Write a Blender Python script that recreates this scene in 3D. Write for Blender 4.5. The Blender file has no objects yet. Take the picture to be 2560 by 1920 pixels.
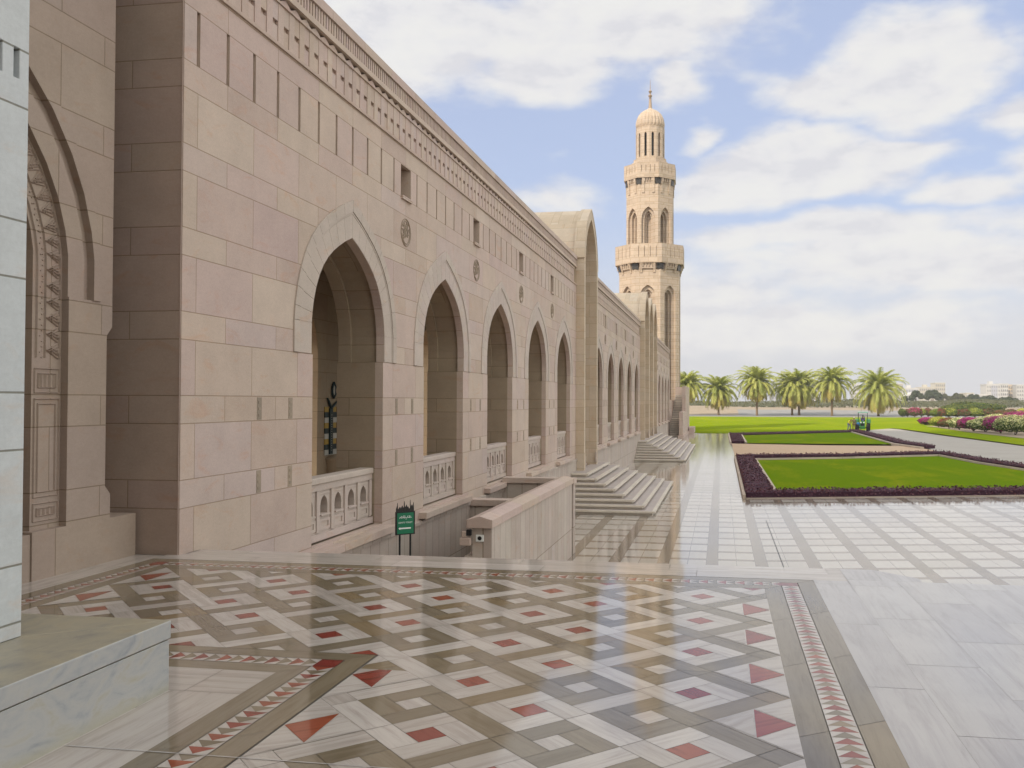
import bpy, bmesh, math, random
from math import radians as R, sin, cos, pi, sqrt
from mathutils import Vector, Matrix, noise
from mathutils.geometry import tessellate_polygon
random.seed(7)
SC = bpy.context.scene
COL = SC.collection

# ------------------------------------------------------------------ camera
cd = bpy.data.cameras.new("camera"); cam = bpy.data.objects.new("camera", cd); COL.objects.link(cam)
F, CX, CY = 2261.1, 1436.8, 960.0
H = 1.634
cd.sensor_fit = 'HORIZONTAL'; cd.sensor_width = 36.0
cd.lens = 36.0 * F / 2560.0
cd.shift_x = -(CX - 1280.0) / 2560.0
cd.clip_start = 0.05; cd.clip_end = 9000
yc = Vector(((1802.7 - CX) / F, (1003.24 - CY) / F, 1)).normalized()      # world Y in camera axes (x right, y down, z forward)
zc = Vector((-0.0006, -1, 0)); zc = (zc - yc * zc.dot(yc)).normalized()
xc = yc.cross(zc)
M = Matrix((xc, yc, zc))                                                   # camera axes -> world
cam.matrix_world = Matrix.Translation((0, 0, H)) @ Matrix((
    (M[0][0], -M[0][1], -M[0][2]), (M[1][0], -M[1][1], -M[1][2]), (M[2][0], -M[2][1], -M[2][2]))).to_4x4()
SC.camera = cam

# ------------------------------------------------------------------ light
SUN_AZ, SUN_EL = R(30), R(40)                 # sun stands behind the camera, to the left
sdir = Vector((-sin(SUN_AZ) * cos(SUN_EL), -cos(SUN_AZ) * cos(SUN_EL), sin(SUN_EL)))
sl = bpy.data.lights.new("sun", 'SUN'); sl.energy = 2.3; sl.angle = R(0.5); sl.color = (1.0, 0.87, 0.70)
so = bpy.data.objects.new("sun", sl); COL.objects.link(so)
so.rotation_euler = sdir.to_track_quat('Z', 'Y').to_euler()
SC.view_settings.view_transform = 'Standard'; SC.view_settings.look = 'None'
SC.view_settings.exposure = 0.94; SC.view_settings.gamma = 1.0
SC.view_settings.use_curve_mapping = False
SC.cycles.use_denoising = True
SC.cycles.max_bounces = 8; SC.cycles.diffuse_bounces = 4; SC.cycles.glossy_bounces = 4
SC.cycles.caustics_reflective = False; SC.cycles.caustics_refractive = False

# ------------------------------------------------------------------ node helper
class NT:
    def __init__(s, tree):
        s.t = tree; s.t.nodes.clear()
    def n(s, typ, **kw):
        nd = s.t.nodes.new(typ)
        for k, v in kw.items(): setattr(nd, k, v)
        return nd
    def put(s, sock, v):
        if isinstance(v, bpy.types.NodeSocket): s.t.links.new(v, sock)
        elif v is not None:
            if sock.type == 'RGBA' and len(v) == 3: v = (*v, 1)
            sock.default_value = v
    def m(s, op, a, b=None, c=None, clamp=False):
        nd = s.n('ShaderNodeMath', operation=op, use_clamp=clamp)
        for i, v in enumerate((a, b, c)):
            if v is not None: s.put(nd.inputs[i], v)
        return nd.outputs[0]
    def vm(s, op, a, b=None):
        nd = s.n('ShaderNodeVectorMath', operation=op)
        s.put(nd.inputs[0], a)
        if b is not None: s.put(nd.inputs[1], b)
        return nd.outputs['Value'] if op in ('DOT_PRODUCT', 'LENGTH') else nd.outputs[0]
    def xyz(s, x, y, z):
        nd = s.n('ShaderNodeCombineXYZ')
        for i, v in enumerate((x, y, z)): s.put(nd.inputs[i], v)
        return nd.outputs[0]
    def sep(s, v):
        nd = s.n('ShaderNodeSeparateXYZ'); s.put(nd.inputs[0], v); return nd.outputs
    def mix(s, f, a, b, mode='MIX'):
        nd = s.n('ShaderNodeMix', data_type='RGBA', blend_type=mode)
        s.put(nd.inputs[0], f); s.put(nd.inputs[6], a); s.put(nd.inputs[7], b)
        return nd.outputs[2]
    def mixf(s, f, a, b):
        nd = s.n('ShaderNodeMix', data_type='FLOAT')
        s.put(nd.inputs[0], f); s.put(nd.inputs[2], a); s.put(nd.inputs[3], b)
        return nd.outputs[0]
    def ss(s, v, a, b, lo=0.0, hi=1.0):
        nd = s.n('ShaderNodeMapRange', interpolation_type='SMOOTHSTEP', clamp=True)
        s.put(nd.inputs[0], v); s.put(nd.inputs[1], a); s.put(nd.inputs[2], b); s.put(nd.inputs[3], lo); s.put(nd.inputs[4], hi)
        return nd.outputs[0]
    def noise(s, vec, scale, detail=3, rough=0.55, dist=0.0):
        nd = s.n('ShaderNodeTexNoise'); s.put(nd.inputs['Vector'], vec)
        nd.inputs['Scale'].default_value = scale; nd.inputs['Detail'].default_value = detail
        nd.inputs['Roughness'].default_value = rough; nd.inputs['Distortion'].default_value = dist
        return nd.outputs[0]
    def white(s, vec):
        nd = s.n('ShaderNodeTexWhiteNoise', noise_dimensions='3D'); s.put(nd.inputs['Vector'], vec)
        return nd.outputs
    def ramp(s, f, stops, interp='LINEAR'):
        nd = s.n('ShaderNodeValToRGB'); cr = nd.color_ramp; cr.interpolation = interp
        while len(cr.elements) < len(stops): cr.elements.new(0.5)
        for e, (p, c) in zip(cr.elements, stops): e.position = p; e.color = (*c, 1)
        s.put(nd.inputs[0], f); return nd.outputs[0]
    def attr(s, name):
        nd = s.n('ShaderNodeAttribute', attribute_name=name); return nd
    def geo(s): return s.n('ShaderNodeNewGeometry')
    def bump(s, h, strength=0.3, dist=0.02):
        nd = s.n('ShaderNodeBump'); s.put(nd.inputs['Height'], h)
        nd.inputs['Strength'].default_value = strength; nd.inputs['Distance'].default_value = dist
        return nd.outputs[0]
    def out(s, color, rough=0.7, spec=0.4, normal=None, metal=0.0, trans=None, coat=None):
        b = s.n('ShaderNodeBsdfPrincipled'); s.put(b.inputs['Base Color'], color); s.put(b.inputs['Roughness'], rough)
        s.put(b.inputs['Specular IOR Level'], spec); s.put(b.inputs['Metallic'], metal)
        if normal is not None: s.put(b.inputs['Normal'], normal)
        o = s.n('ShaderNodeOutputMaterial'); s.t.links.new(b.outputs[0], o.inputs[0]); return b

def mat(name):
    m = bpy.data.materials.new(name); m.use_nodes = True
    return m, NT(m.node_tree)

# ------------------------------------------------------------------ world: sky with clouds
W = bpy.data.worlds.new("World"); SC.world = W; W.use_nodes = True
w = NT(W.node_tree)
sky = w.n('ShaderNodeTexSky', sky_type='NISHITA'); sky.sun_disc = False
sky.sun_elevation = SUN_EL; sky.sun_rotation = math.atan2(sdir.x, sdir.y); sky.altitude = 20
sky.air_density = 1.0; sky.dust_density = 1.2; sky.ozone_density = 1.0
dv = w.n('ShaderNodeTexCoord').outputs['Generated']
dx, dy, dz = w.sep(dv)
az = w.m('ARCTAN2', dx, dy); el = w.m('ARCSINE', dz)
elp = w.m('MAXIMUM', el, 0.0)
# cloud shapes live on the dome: (azimuth, elevation, half width, half height, weight)
flat = w.xyz(w.m('MULTIPLY', az, 1.0), w.m('MULTIPLY', el, 1.9), dz)
wob = w.noise(flat, 4.5, 4, 0.5)
wob2 = w.noise(w.vm('ADD', flat, (3.1, 7.7, 1.3)), 4.5, 4, 0.5)
azw = w.m('ADD', az, w.m('MULTIPLY', w.m('SUBTRACT', wob, 0.5), 0.16))
elw = w.m('ADD', el, w.m('MULTIPLY', w.m('SUBTRACT', wob2, 0.5), 0.10))
def img(x, y):   # overview pixel -> azimuth/elevation of that point of the sky
    px, py = x * 1.15732, y * 1.15732
    d = M @ Vector(((px - CX) / F, (py - CY) / F, 1)); return math.atan2(d.x, d.y), math.asin(d.z / d.length)
BLOBS = [(930, 60, 330, 110, 1.25), (1330, 70, 330, 115, 1.35), (1180, 150, 200, 70, 1.1), (1480, 185, 60, 45, .8), (1560, 60, 150, 70, .9), (800, 150, 160, 100, .9),
         (1960, 170, 180, 120, 1.3), (1800, 215, 130, 60, 1.0), (2060, 110, 110, 70, .9), (1720, 370, 270, 75, 1.35), (1560, 400, 130, 60, 1.1), (1940, 330, 110, 40, .9),
         (1510, 295, 45, 25, .75), (1860, 520, 330, 50, 1.05), (2000, 580, 420, 60, 1.1), (1560, 640, 200, 50, .7), (2090, 410, 110, 45, .8), (2150, 250, 90, 35, .7), (2190, 60, 30, 20, .2),
         (2190, 350, 60, 50, .55), (1240, 400, 120, 30, .4), (1700, 700, 700, 50, .9)]
dens = None
for (x, y, a, b, wt) in BLOBS:
    a0, e0 = img(x, y); a1, e1 = img(x + a, y); a2, e2 = img(x, y - b)
    u = w.m('MULTIPLY', w.m('SUBTRACT', azw, a0), 1 / max(abs(a1 - a0), 1e-3)); v = w.m('MULTIPLY', w.m('SUBTRACT', elw, e0), 1 / max(abs(e2 - e0), 1e-3))
    q = w.m('MULTIPLY', w.m('SUBTRACT', 1.15, w.m('SQRT', w.m('ADD', w.m('MULTIPLY', u, u), w.m('MULTIPLY', v, v)))), wt)
    dens = q if dens is None else w.m('SMOOTH_MAX', dens, q, 0.15)
fb = w.noise(flat, 10.0, 8, 0.56)
fb2 = w.noise(w.vm('ADD', flat, (0.014, -0.024, 0)), 10.0, 8, 0.56)
# clouds elsewhere over the dome, out of the picture, for reflections, and brightened to add fill light
pl = w.xyz(w.m('DIVIDE', dx, w.m('ADD', w.m('ABSOLUTE', dz), 0.15)), w.m('DIVIDE', dy, w.m('ADD', w.m('ABSOLUTE', dz), 0.15)), 0.0)
gen = w.m('MULTIPLY', w.m('SUBTRACT', w.noise(pl, 0.8, 6, 0.58), 0.40), 5.0)
a_l, _ = img(-500, 500); a_r, _ = img(2700, 500)
outm = w.m('MAXIMUM', w.ss(w.m('ABSOLUTE', w.m('SUBTRACT', az, (a_l + a_r) / 2)), 0.62, 0.85), w.ss(el, 0.48, 0.62))
dens = w.mixf(outm, dens, gen)
dn = w.m('ADD', dens, w.m('MULTIPLY', w.m('SUBTRACT', fb, 0.5), 1.9))
cov = w.ss(dn, -0.26, 0.56)
lit = w.m('ADD', w.m('MULTIPLY', w.m('SUBTRACT', fb2, fb), -5.0), w.m('MULTIPLY', dn, -0.10))
ccol = w.ramp(w.m('ADD', lit, 0.62, clamp=True), [(0.0, (0.86, 0.85, 0.88)), (0.45, (0.955, 0.94, 0.94)), (1.0, (1.0, 0.985, 0.955))])
CLS = w.mixf(outm, 4.6, 9.3)
ccol = w.vm('MULTIPLY', ccol, w.xyz(CLS, CLS, w.m('MULTIPLY', CLS, w.mixf(outm, 1.0, .93))))
hz = w.ss(el, 0.24, 0.0)
skc = w.mix(0.70, w.vm('MULTIPLY', sky.outputs[0], (0.75, 0.75, 0.75)), (2.85, 3.25, 4.50))
skyc = w.mix(w.m('MULTIPLY', hz, 0.88), skc, (3.80, 3.74, 3.82))
full = w.mix(w.m('MULTIPLY', cov, 0.93), skyc, ccol)
bg = w.n('ShaderNodeBackground'); w.put(bg.inputs[0], full); bg.inputs[1].default_value = 0.10
wo = w.n('ShaderNodeOutputWorld'); W.node_tree.links.new(bg.outputs[0], wo.inputs[0])

# ------------------------------------------------------------------ mesh builder
class MB:
    def __init__(s): s.v = []; s.f = []; s.mi = []; s.r = []; s.uv = []
    def face(s, pts, mi=0, r=None, uv=None):
        i = len(s.v); s.v += [tuple(p) for p in pts]; s.f.append(tuple(range(i, i + len(pts)))); s.mi.append(mi)
        s.r.append(random.random() if r is None else r); s.uv.append(uv)
    def box(s, x0, x1, y0, y1, z0, z1, mi=0, r=None):
        r = random.random() if r is None else r
        p = [(x, y, z) for z in (z0, z1) for y in (y0, y1) for x in (x0, x1)]
        for q in ((0, 2, 3, 1), (4, 5, 7, 6), (0, 1, 5, 4), (2, 6, 7, 3), (0, 4, 6, 2), (1, 3, 7, 5)): s.face([p[k] for k in q], mi, r)
    def prism(s, loop, fn, d0, d1, mi=0, caps=True, holes=(), back=True, r=None):
        """loop, holes: 2D outlines (s,t); fn(s,t,d) -> xyz; solid between depths d0 and d1"""
        r = random.random() if r is None else r
        loops = [loop] + list(holes)
        if caps:
            flat = [p for l in loops for p in l]
            tris = tessellate_polygon([[Vector((p[0], p[1], 0)) for p in l] for l in loops])
            for d in ((d1, d0) if back else (d1,)):
                for t in tris: s.face([fn(flat[k][0], flat[k][1], d) for k in t], mi, r)
        for l in loops:
            for k in range(len(l)):
                a, b = l[k], l[(k + 1) % len(l)]
                s.face([fn(*a, d0), fn(*b, d0), fn(*b, d1), fn(*a, d1)], mi, r)
    def ring(s, inner, outer, fn, d0, d1, mi=0, gap=0.0):
        """open band between two polylines with the same count of points; each piece its own random value"""
        for k in range(len(inner) - 1):
            a, b, c, d = inner[k], inner[k + 1], outer[k + 1], outer[k]; r = random.random()
            if gap:
                g1 = gap / max(1e-3, math.hypot(b[0] - a[0], b[1] - a[1])); g2 = gap / max(1e-3, math.hypot(c[0] - d[0], c[1] - d[1]))
                if g1 > .3: continue
                a, b = lerp(a, b, g1), lerp(b, a, g1); c, d = lerp(c, d, g2), lerp(d, c, g2)
                for p, q in ((a, d), (b, c)): s.face([fn(*p, d0), fn(*q, d0), fn(*q, d1), fn(*p, d1)], mi, r)
            s.face([fn(*p, d1) for p in (a, b, c, d)], mi, r)
            s.face([fn(*a, d0), fn(*b, d0), fn(*b, d1), fn(*a, d1)], mi, r); s.face([fn(*d, d0), fn(*c, d0), fn(*c, d1), fn(*d, d1)], mi, r)
        for k in (0, -1):
            a, d = inner[k], outer[k]; s.face([fn(*a, d0), fn(*d, d0), fn(*d, d1), fn(*a, d1)], mi)
    def lathe(s, prof, c=(0, 0, 0), n=24, mi=0, rmod=None):
        for k in range(len(prof) - 1):
            for j in range(n):
                ps = []
                for (kk, jj) in ((k, j), (k, j + 1), (k + 1, j + 1), (k + 1, j)):
                    r_, z_ = prof[kk]; a = 2 * pi * jj / n
                    if rmod: r_ *= rmod(a, kk)
                    ps.append((c[0] + r_ * cos(a), c[1] + r_ * sin(a), c[2] + z_))
                s.face(ps, mi)
    def tube(s, pts, r0, r1=None, n=8, mi=0, caps=True):
        r1 = r0 if r1 is None else r1; pts = [Vector(p) for p in pts]; rings = []
        for k, p in enumerate(pts):
            d = (pts[min(k + 1, len(pts) - 1)] - pts[max(k - 1, 0)]).normalized()
            u = d.cross(Vector((0, 0, 1)));  u = d.cross(Vector((1, 0, 0))) if u.length < 1e-3 else u
            u.normalize(); v = d.cross(u); rr = r0 + (r1 - r0) * k / max(1, len(pts) - 1)
            rings.append([p + (u * cos(2 * pi * j / n) + v * sin(2 * pi * j / n)) * rr for j in range(n)])
        for a, b in zip(rings, rings[1:]):
            for j in range(n): s.face([a[j], a[(j + 1) % n], b[(j + 1) % n], b[j]], mi)
        if caps: s.face(rings[0], mi); s.face(rings[-1], mi)
    def build(s, name, mats, parent=None, smooth=False, bevel=0.0, weld=True):
        me = bpy.data.meshes.new(name); me.from_pydata(s.v, [], s.f)
        for m_ in (mats if isinstance(mats, (list, tuple)) else [mats]): me.materials.append(m_)
        me.polygons.foreach_set('material_index', s.mi)
        at = me.attributes.new('rnd', 'FLOAT', 'FACE'); at.data.foreach_set('value', s.r)
        if any(u is not None for u in s.uv):
            uvl = me.uv_layers.new(name='UVMap'); k = 0; buf = []
            for f, u in zip(s.f, s.uv):
                buf += [c for q in (u or [(0, 0)] * len(f)) for c in q]
            uvl.data.foreach_set('uv', buf)
        if weld:
            bm = bmesh.new(); bm.from_mesh(me); bmesh.ops.remove_doubles(bm, verts=bm.verts, dist=1e-4)
            bmesh.ops.recalc_face_normals(bm, faces=bm.faces); bm.to_mesh(me); bm.free()
        if smooth: me.polygons.foreach_set('use_smooth', [True] * len(me.polygons))
        o = bpy.data.objects.new(name, me); COL.objects.link(o)
        if bevel:
            b = o.modifiers.new('bevel', 'BEVEL'); b.width = bevel; b.segments = 2; b.limit_method = 'ANGLE'; b.angle_limit = R(40)
        if parent is not None:
            o.parent = parent; o.matrix_parent_inverse = WM(parent).inverted()
        return o

def WM(o):
    m_ = o.matrix_basis.copy()
    return m_ if o.parent is None else WM(o.parent) @ o.matrix_parent_inverse @ m_
def tag(o, label=None, cat=None, group=None, kind=None):
    for k, v in (('label', label), ('category', cat), ('group', group), ('kind', kind)):
        if v: o[k] = v
    return o
def thing(name, loc, label, cat, group=None):
    o = bpy.data.objects.new(name, None); COL.objects.link(o); o.location = loc; o.empty_display_size = 0.3
    return tag(o, label, cat, group)
def dup(o, parent=None):
    c = o.copy(); COL.objects.link(c)
    if parent is not None:
        c.parent = parent; c.matrix_parent_inverse = o.matrix_parent_inverse.copy()
    for ch in list(o.children): dup(ch, c)
    return c
def struct(o): o['kind'] = 'structure'; return o
def stuff(o): o['kind'] = 'stuff'; return o

FX = lambda X0: (lambda s_, t_, d_: (X0 + d_, s_, t_))          # outline in (Y,Z), depth along +X
FYn = lambda Y0: (lambda s_, t_, d_: (s_, Y0 - d_, t_))         # outline in (X,Z), depth towards -Y
def rect(a0, a1, b0, b1): return [(a0, b0), (a1, b0), (a1, b1), (a0, b1)]

PROF = [(1, 0), (.987, .10), (.955, .23), (.905, .355), (.83, .485), (.735, .60), (.62, .70), (.49, .785), (.345, .86), (.18, .935), (0, 1)]
def arch(c, hw, zs, za, zb=None):
    """pointed arch outline from the left foot over the apex to the right foot"""
    L = [(c - hw * a, zs + (za - zs) * b) for a, b in PROF]; Rr = [(c + hw * a, zs + (za - zs) * b) for a, b in reversed(PROF[:-1])]
    p = L + Rr
    if zb is not None: p = [(c - hw, zb)] + p + [(c + hw, zb)]
    return p

# ------------------------------------------------------------------ materials
def stone(name, tints, hoff=9.05, joint=0.0058, jdark=0.66, plain=False, vert=None, courses=True, rough=0.72, offs=0.0, zoff=0.78, novert=False, spec=.35):
    """ashlar: courses 0.6 / 0.3 m, blocks 1.2 m long, laid out in metres of the building itself"""
    m_, t = mat(name); g = t.geo(); x, y, z = t.sep(g.outputs['Position']); nx, ny, nz = t.sep(g.outputs['True Normal'])
    facey = t.m('GREATER_THAN', t.m('ABSOLUTE', ny), t.m('ABSOLUTE', nx))
    h = t.mixf(facey, t.m('ADD', y, offs), t.m('ADD', x, 9.05 + 5.65 + 0.0))
    flat_ = t.m('GREATER_THAN', t.m('ABSOLUTE', nz), 0.75)
    zz = t.mixf(flat_, z, t.m('ADD', x, 100.0))
    h = t.mixf(flat_, h, y)
    if vert:                                            # narrow upright slabs
        hc = t.m('DIVIDE', h, vert); hf = t.m('FRACT', hc); hd = t.m('MULTIPLY', t.m('MINIMUM', hf, t.m('SUBTRACT', 1.0, hf)), vert)
        vd = t.m('ABSOLUTE', t.m('SUBTRACT', zz, -1.62)); rowid = t.m('GREATER_THAN', zz, -1.62); colid = t.m('FLOOR', hc)
    else:
        c = t.m('DIVIDE', t.m('SUBTRACT', zz, zoff), 0.9); fr = t.m('FRACT', c); tall = t.m('LESS_THAN', fr, 0.66667)
        rowid = t.m('ADD', t.m('MULTIPLY', t.m('FLOOR', c), 2.0), tall)
        lo = t.m('MULTIPLY', t.m('MINIMUM', fr, t.m('ABSOLUTE', t.m('SUBTRACT', fr, 0.66667))), 0.9)
        vd = t.m('MINIMUM', lo, t.m('MULTIPLY', t.m('SUBTRACT', 1.0, fr), 0.9))
        off = t.mixf(tall, hoff + 0.6, hoff); hc = t.m('DIVIDE', t.m('SUBTRACT', h, off), 1.2); hf = t.m('FRACT', hc)
        hd = t.m('MULTIPLY', t.m('MINIMUM', hf, t.m('SUBTRACT', 1.0, hf)), 1.2); colid = t.m('FLOOR', hc)
    d = vd if novert else t.m('MINIMUM', vd, hd)
    if novert: colid = t.m('MULTIPLY', colid, 0.0)
    wn = t.white(t.xyz(colid, rowid, t.m('ADD', facey, t.m('MULTIPLY', flat_, 3.0))))
    f = wn[0] if not plain else t.attr('rnd').outputs['Fac']
    base = t.ramp(f, [(k / (len(tints) - 1), c_) for k, c_ in enumerate(tints)])
    pos = g.outputs['Position']
    n1 = t.noise(pos, 1.7, 6, 0.68); n2 = t.noise(t.vm('MULTIPLY', pos, (9, 9, 34)), 1.0, 4, 0.6, 1.2); n3 = t.noise(pos, 42, 4, 0.7)
    vadd = t.vm('ADD', t.vm('MULTIPLY', t.vm('ADD', wn[1], (-.5, -.5, -.5)), (40, 40, 40)), t.vm('MULTIPLY', pos, (1.4, 1.4, 3.0)))
    n4 = t.noise(vadd, 1.0, 5, 0.65, 1.5)
    br = t.m('ADD', t.m('ADD', t.m('MULTIPLY', t.m('SUBTRACT', n1, .5), .40), t.m('MULTIPLY', t.m('SUBTRACT', n2, .5), .16)), t.m('ADD', t.m('MULTIPLY', t.m('SUBTRACT', n3, .5), .26), 1.0))
    col = t.vm('MULTIPLY', base, t.xyz(br, br, br))
    col = t.mix(t.m('MULTIPLY', t.ss(n4, .54, .74), 0.50), col, t.vm('MULTIPLY', col, (1.02, 0.80, 0.66)))       # iron stains
    col = t.mix(t.m('MULTIPLY', t.ss(n4, .40, .25), 0.30), col, t.vm('MULTIPLY', col, (1.10, 1.10, 1.02)))
    nrm = None
    if not plain:
        j = t.ss(d, joint * 1.35, joint * 0.45)
        col = t.mix(j, col, t.vm('MULTIPLY', col, (jdark * .98, jdark * .92, jdark * .78)))
        nrm = t.bump(t.m('ADD', t.m('MULTIPLY', j, -1.0), t.m('MULTIPLY', n3, .12)), 0.35, 0.012)
    else:
        nrm = t.bump(n3, 0.12, 0.01)
    t.out(col, rough, spec, nrm); return m_
TINT = [tuple(v * k for v, k in zip(c_, (1.065, 1.045, 1.03))) for c_ in [(.415, .330, .280), (.440, .350, .314), (.455, .375, .310), (.442, .362, .338), (.475, .395, .332), (.422, .338, .278), (.455, .360, .328), (.470, .384, .320), (.435, .340, .314)]]
def lerp(a, b, f): return tuple(p + (q - p) * f for p, q in zip(a, b))
ST = stone('sandstone_ashlar', TINT)
STI = stone('sandstone_inner_shaded', [(.29, .228, .160), (.315, .25, .178), (.33, .265, .185), (.305, .237, .172)], rough=.75)  # tan reveal blocks, plus interior shade and warm bounce put into the colour
STP = stone('sandstone_dressed', TINT, plain=True)
STL = stone('sandstone_pale', [(.455, .385, .335), (.475, .395, .36), (.47, .405, .35), (.49, .415, .365)], plain=True)
STA = stone('sandstone_grey', [(.445, .38, .325), (.465, .395, .345), (.455, .385, .33), (.48, .41, .355)], plain=True)
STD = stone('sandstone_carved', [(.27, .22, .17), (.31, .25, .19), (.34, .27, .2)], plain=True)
STV = stone('sandstone_slabs', [(.40, .335, .285), (.45, .375, .335), (.44, .385, .33), (.47, .41, .36), (.42, .35, .305), (.45, .39, .36)], vert=0.4, jdark=.5, joint=.008)
STW = stone('white_limestone', [(.50, .535, .55), (.54, .57, .58), (.52, .55, .565)], joint=0.006, jdark=.42, zoff=0.77, novert=True)
STM = stone('minaret_sandstone', [(.375, .305, .24), (.42, .34, .27), (.445, .365, .29), (.40, .33, .27)], jdark=.78, joint=.03)
STG = stone('gate_sandstone_shaded', [lerp(c_, (.255, .20, .155), .62) for c_ in TINT], hoff=7.55)  # browner gate stone; shade of the enclosed corner also mixed in
STR = stone('return_sandstone_shaded', [lerp(c_, (.27, .20, .16), .5) for c_ in TINT])  # arcade wall stone with the enclosed corner's shade put into the tint

def simple(name, col, rough=0.6, spec=0.4, var=0.12, scale=8.0, metal=0.0, bump_=0.0, usernd=0.0):
    m_, t = mat(name); g = t.geo(); n1 = t.noise(g.outputs['Position'], scale, 4, .6)
    k = t.m('ADD', 1.0 - var / 2, t.m('MULTIPLY', n1, var))
    if usernd: k = t.m('MULTIPLY', k, t.m('ADD', 1 - usernd / 2, t.m('MULTIPLY', t.attr('rnd').outputs['Fac'], usernd)))
    t.out(t.vm('MULTIPLY', col + (() if len(col) == 3 else ()), t.xyz(k, k, k)), rough, spec, t.bump(n1, bump_, .02) if bump_ else None, metal); return m_

def marble(name, stops, vein, rough=0.075, spec=0.5, pits=0.0, vscale=1.0):
    """polished slabs: every piece has its own tone; streaks run along the piece (UV in metres)"""
    m_, t = mat(name); uv = t.n('ShaderNodeUVMap').outputs[0]; rn = t.attr('rnd').outputs['Fac']
    u, v, _ = t.sep(uv); rz = t.m('MULTIPLY', rn, 57.0)
    n1 = t.noise(t.xyz(t.m('MULTIPLY', u, 1.6 * vscale), t.m('MULTIPLY', v, 17.0 * vscale), rz), 1.0, 5, .65, .6)
    n2 = t.noise(t.xyz(t.m('MULTIPLY', u, 5.0), t.m('MULTIPLY', v, 60.0), rz), 1.0, 4, .6, .3)
    n3 = t.noise(t.xyz(u, v, rz), 2.2, 3, .5)
    base = t.ramp(rn, stops)
    a = t.m('ADD', t.m('MULTIPLY', t.ss(n1, .42, .70), .75), t.m('MULTIPLY', t.ss(n2, .5, .75), .35), clamp=True)
    col = t.mix(a, base, t.vm('MULTIPLY', base, vein))
    k = t.m('ADD', .88, t.m('MULTIPLY', n3, .24)); col = t.vm('MULTIPLY', col, t.xyz(k, k, k))
    rr = t.m('ADD', rough - .03, t.m('MULTIPLY', n1, .07))
    if pits:
        p = t.ss(t.noise(t.xyz(t.m('MULTIPLY', u, 22.0), t.m('MULTIPLY', v, 90.0), rz), 1.0, 3, .7), .66, .74)
        col = t.mix(t.m('MULTIPLY', p, pits), col, t.vm('MULTIPLY', col, (.45, .42, .38)))
    wv = t.noise(t.geo().outputs['Position'], 1.7, 2, .5)
    t.out(col, rr, spec, t.bump(t.m('ADD', t.m('MULTIPLY', wv, .5), t.m('MULTIPLY', rn, .35)), .03, .02)); return m_
MW = marble('white_marble', [(0, (.44, .395, .355)), (.5, (.485, .44, .40)), (1, (.535, .49, .45))], (.72, .69, .68))
MT = marble('tan_travertine', [(0, (.185, .152, .105)), (.4, (.215, .180, .132)), (.8, (.230, .188, .128)), (1, (.235, .172, .098))], (.74, .70, .64), pits=.7)
MR = marble('red_marble', [(0, (.20, .040, .032)), (.5, (.27, .060, .042)), (1, (.30, .085, .045))], (.62, .55, .5), pits=.3)
MS = marble('white_slab_marble', [(0, (.415, .39, .38)), (.5, (.445, .42, .41)), (1, (.475, .45, .43))], (.80, .785, .79), rough=.15, vscale=.7)
GROUT = simple('grout', (.16, .14, .12), .8)

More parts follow.
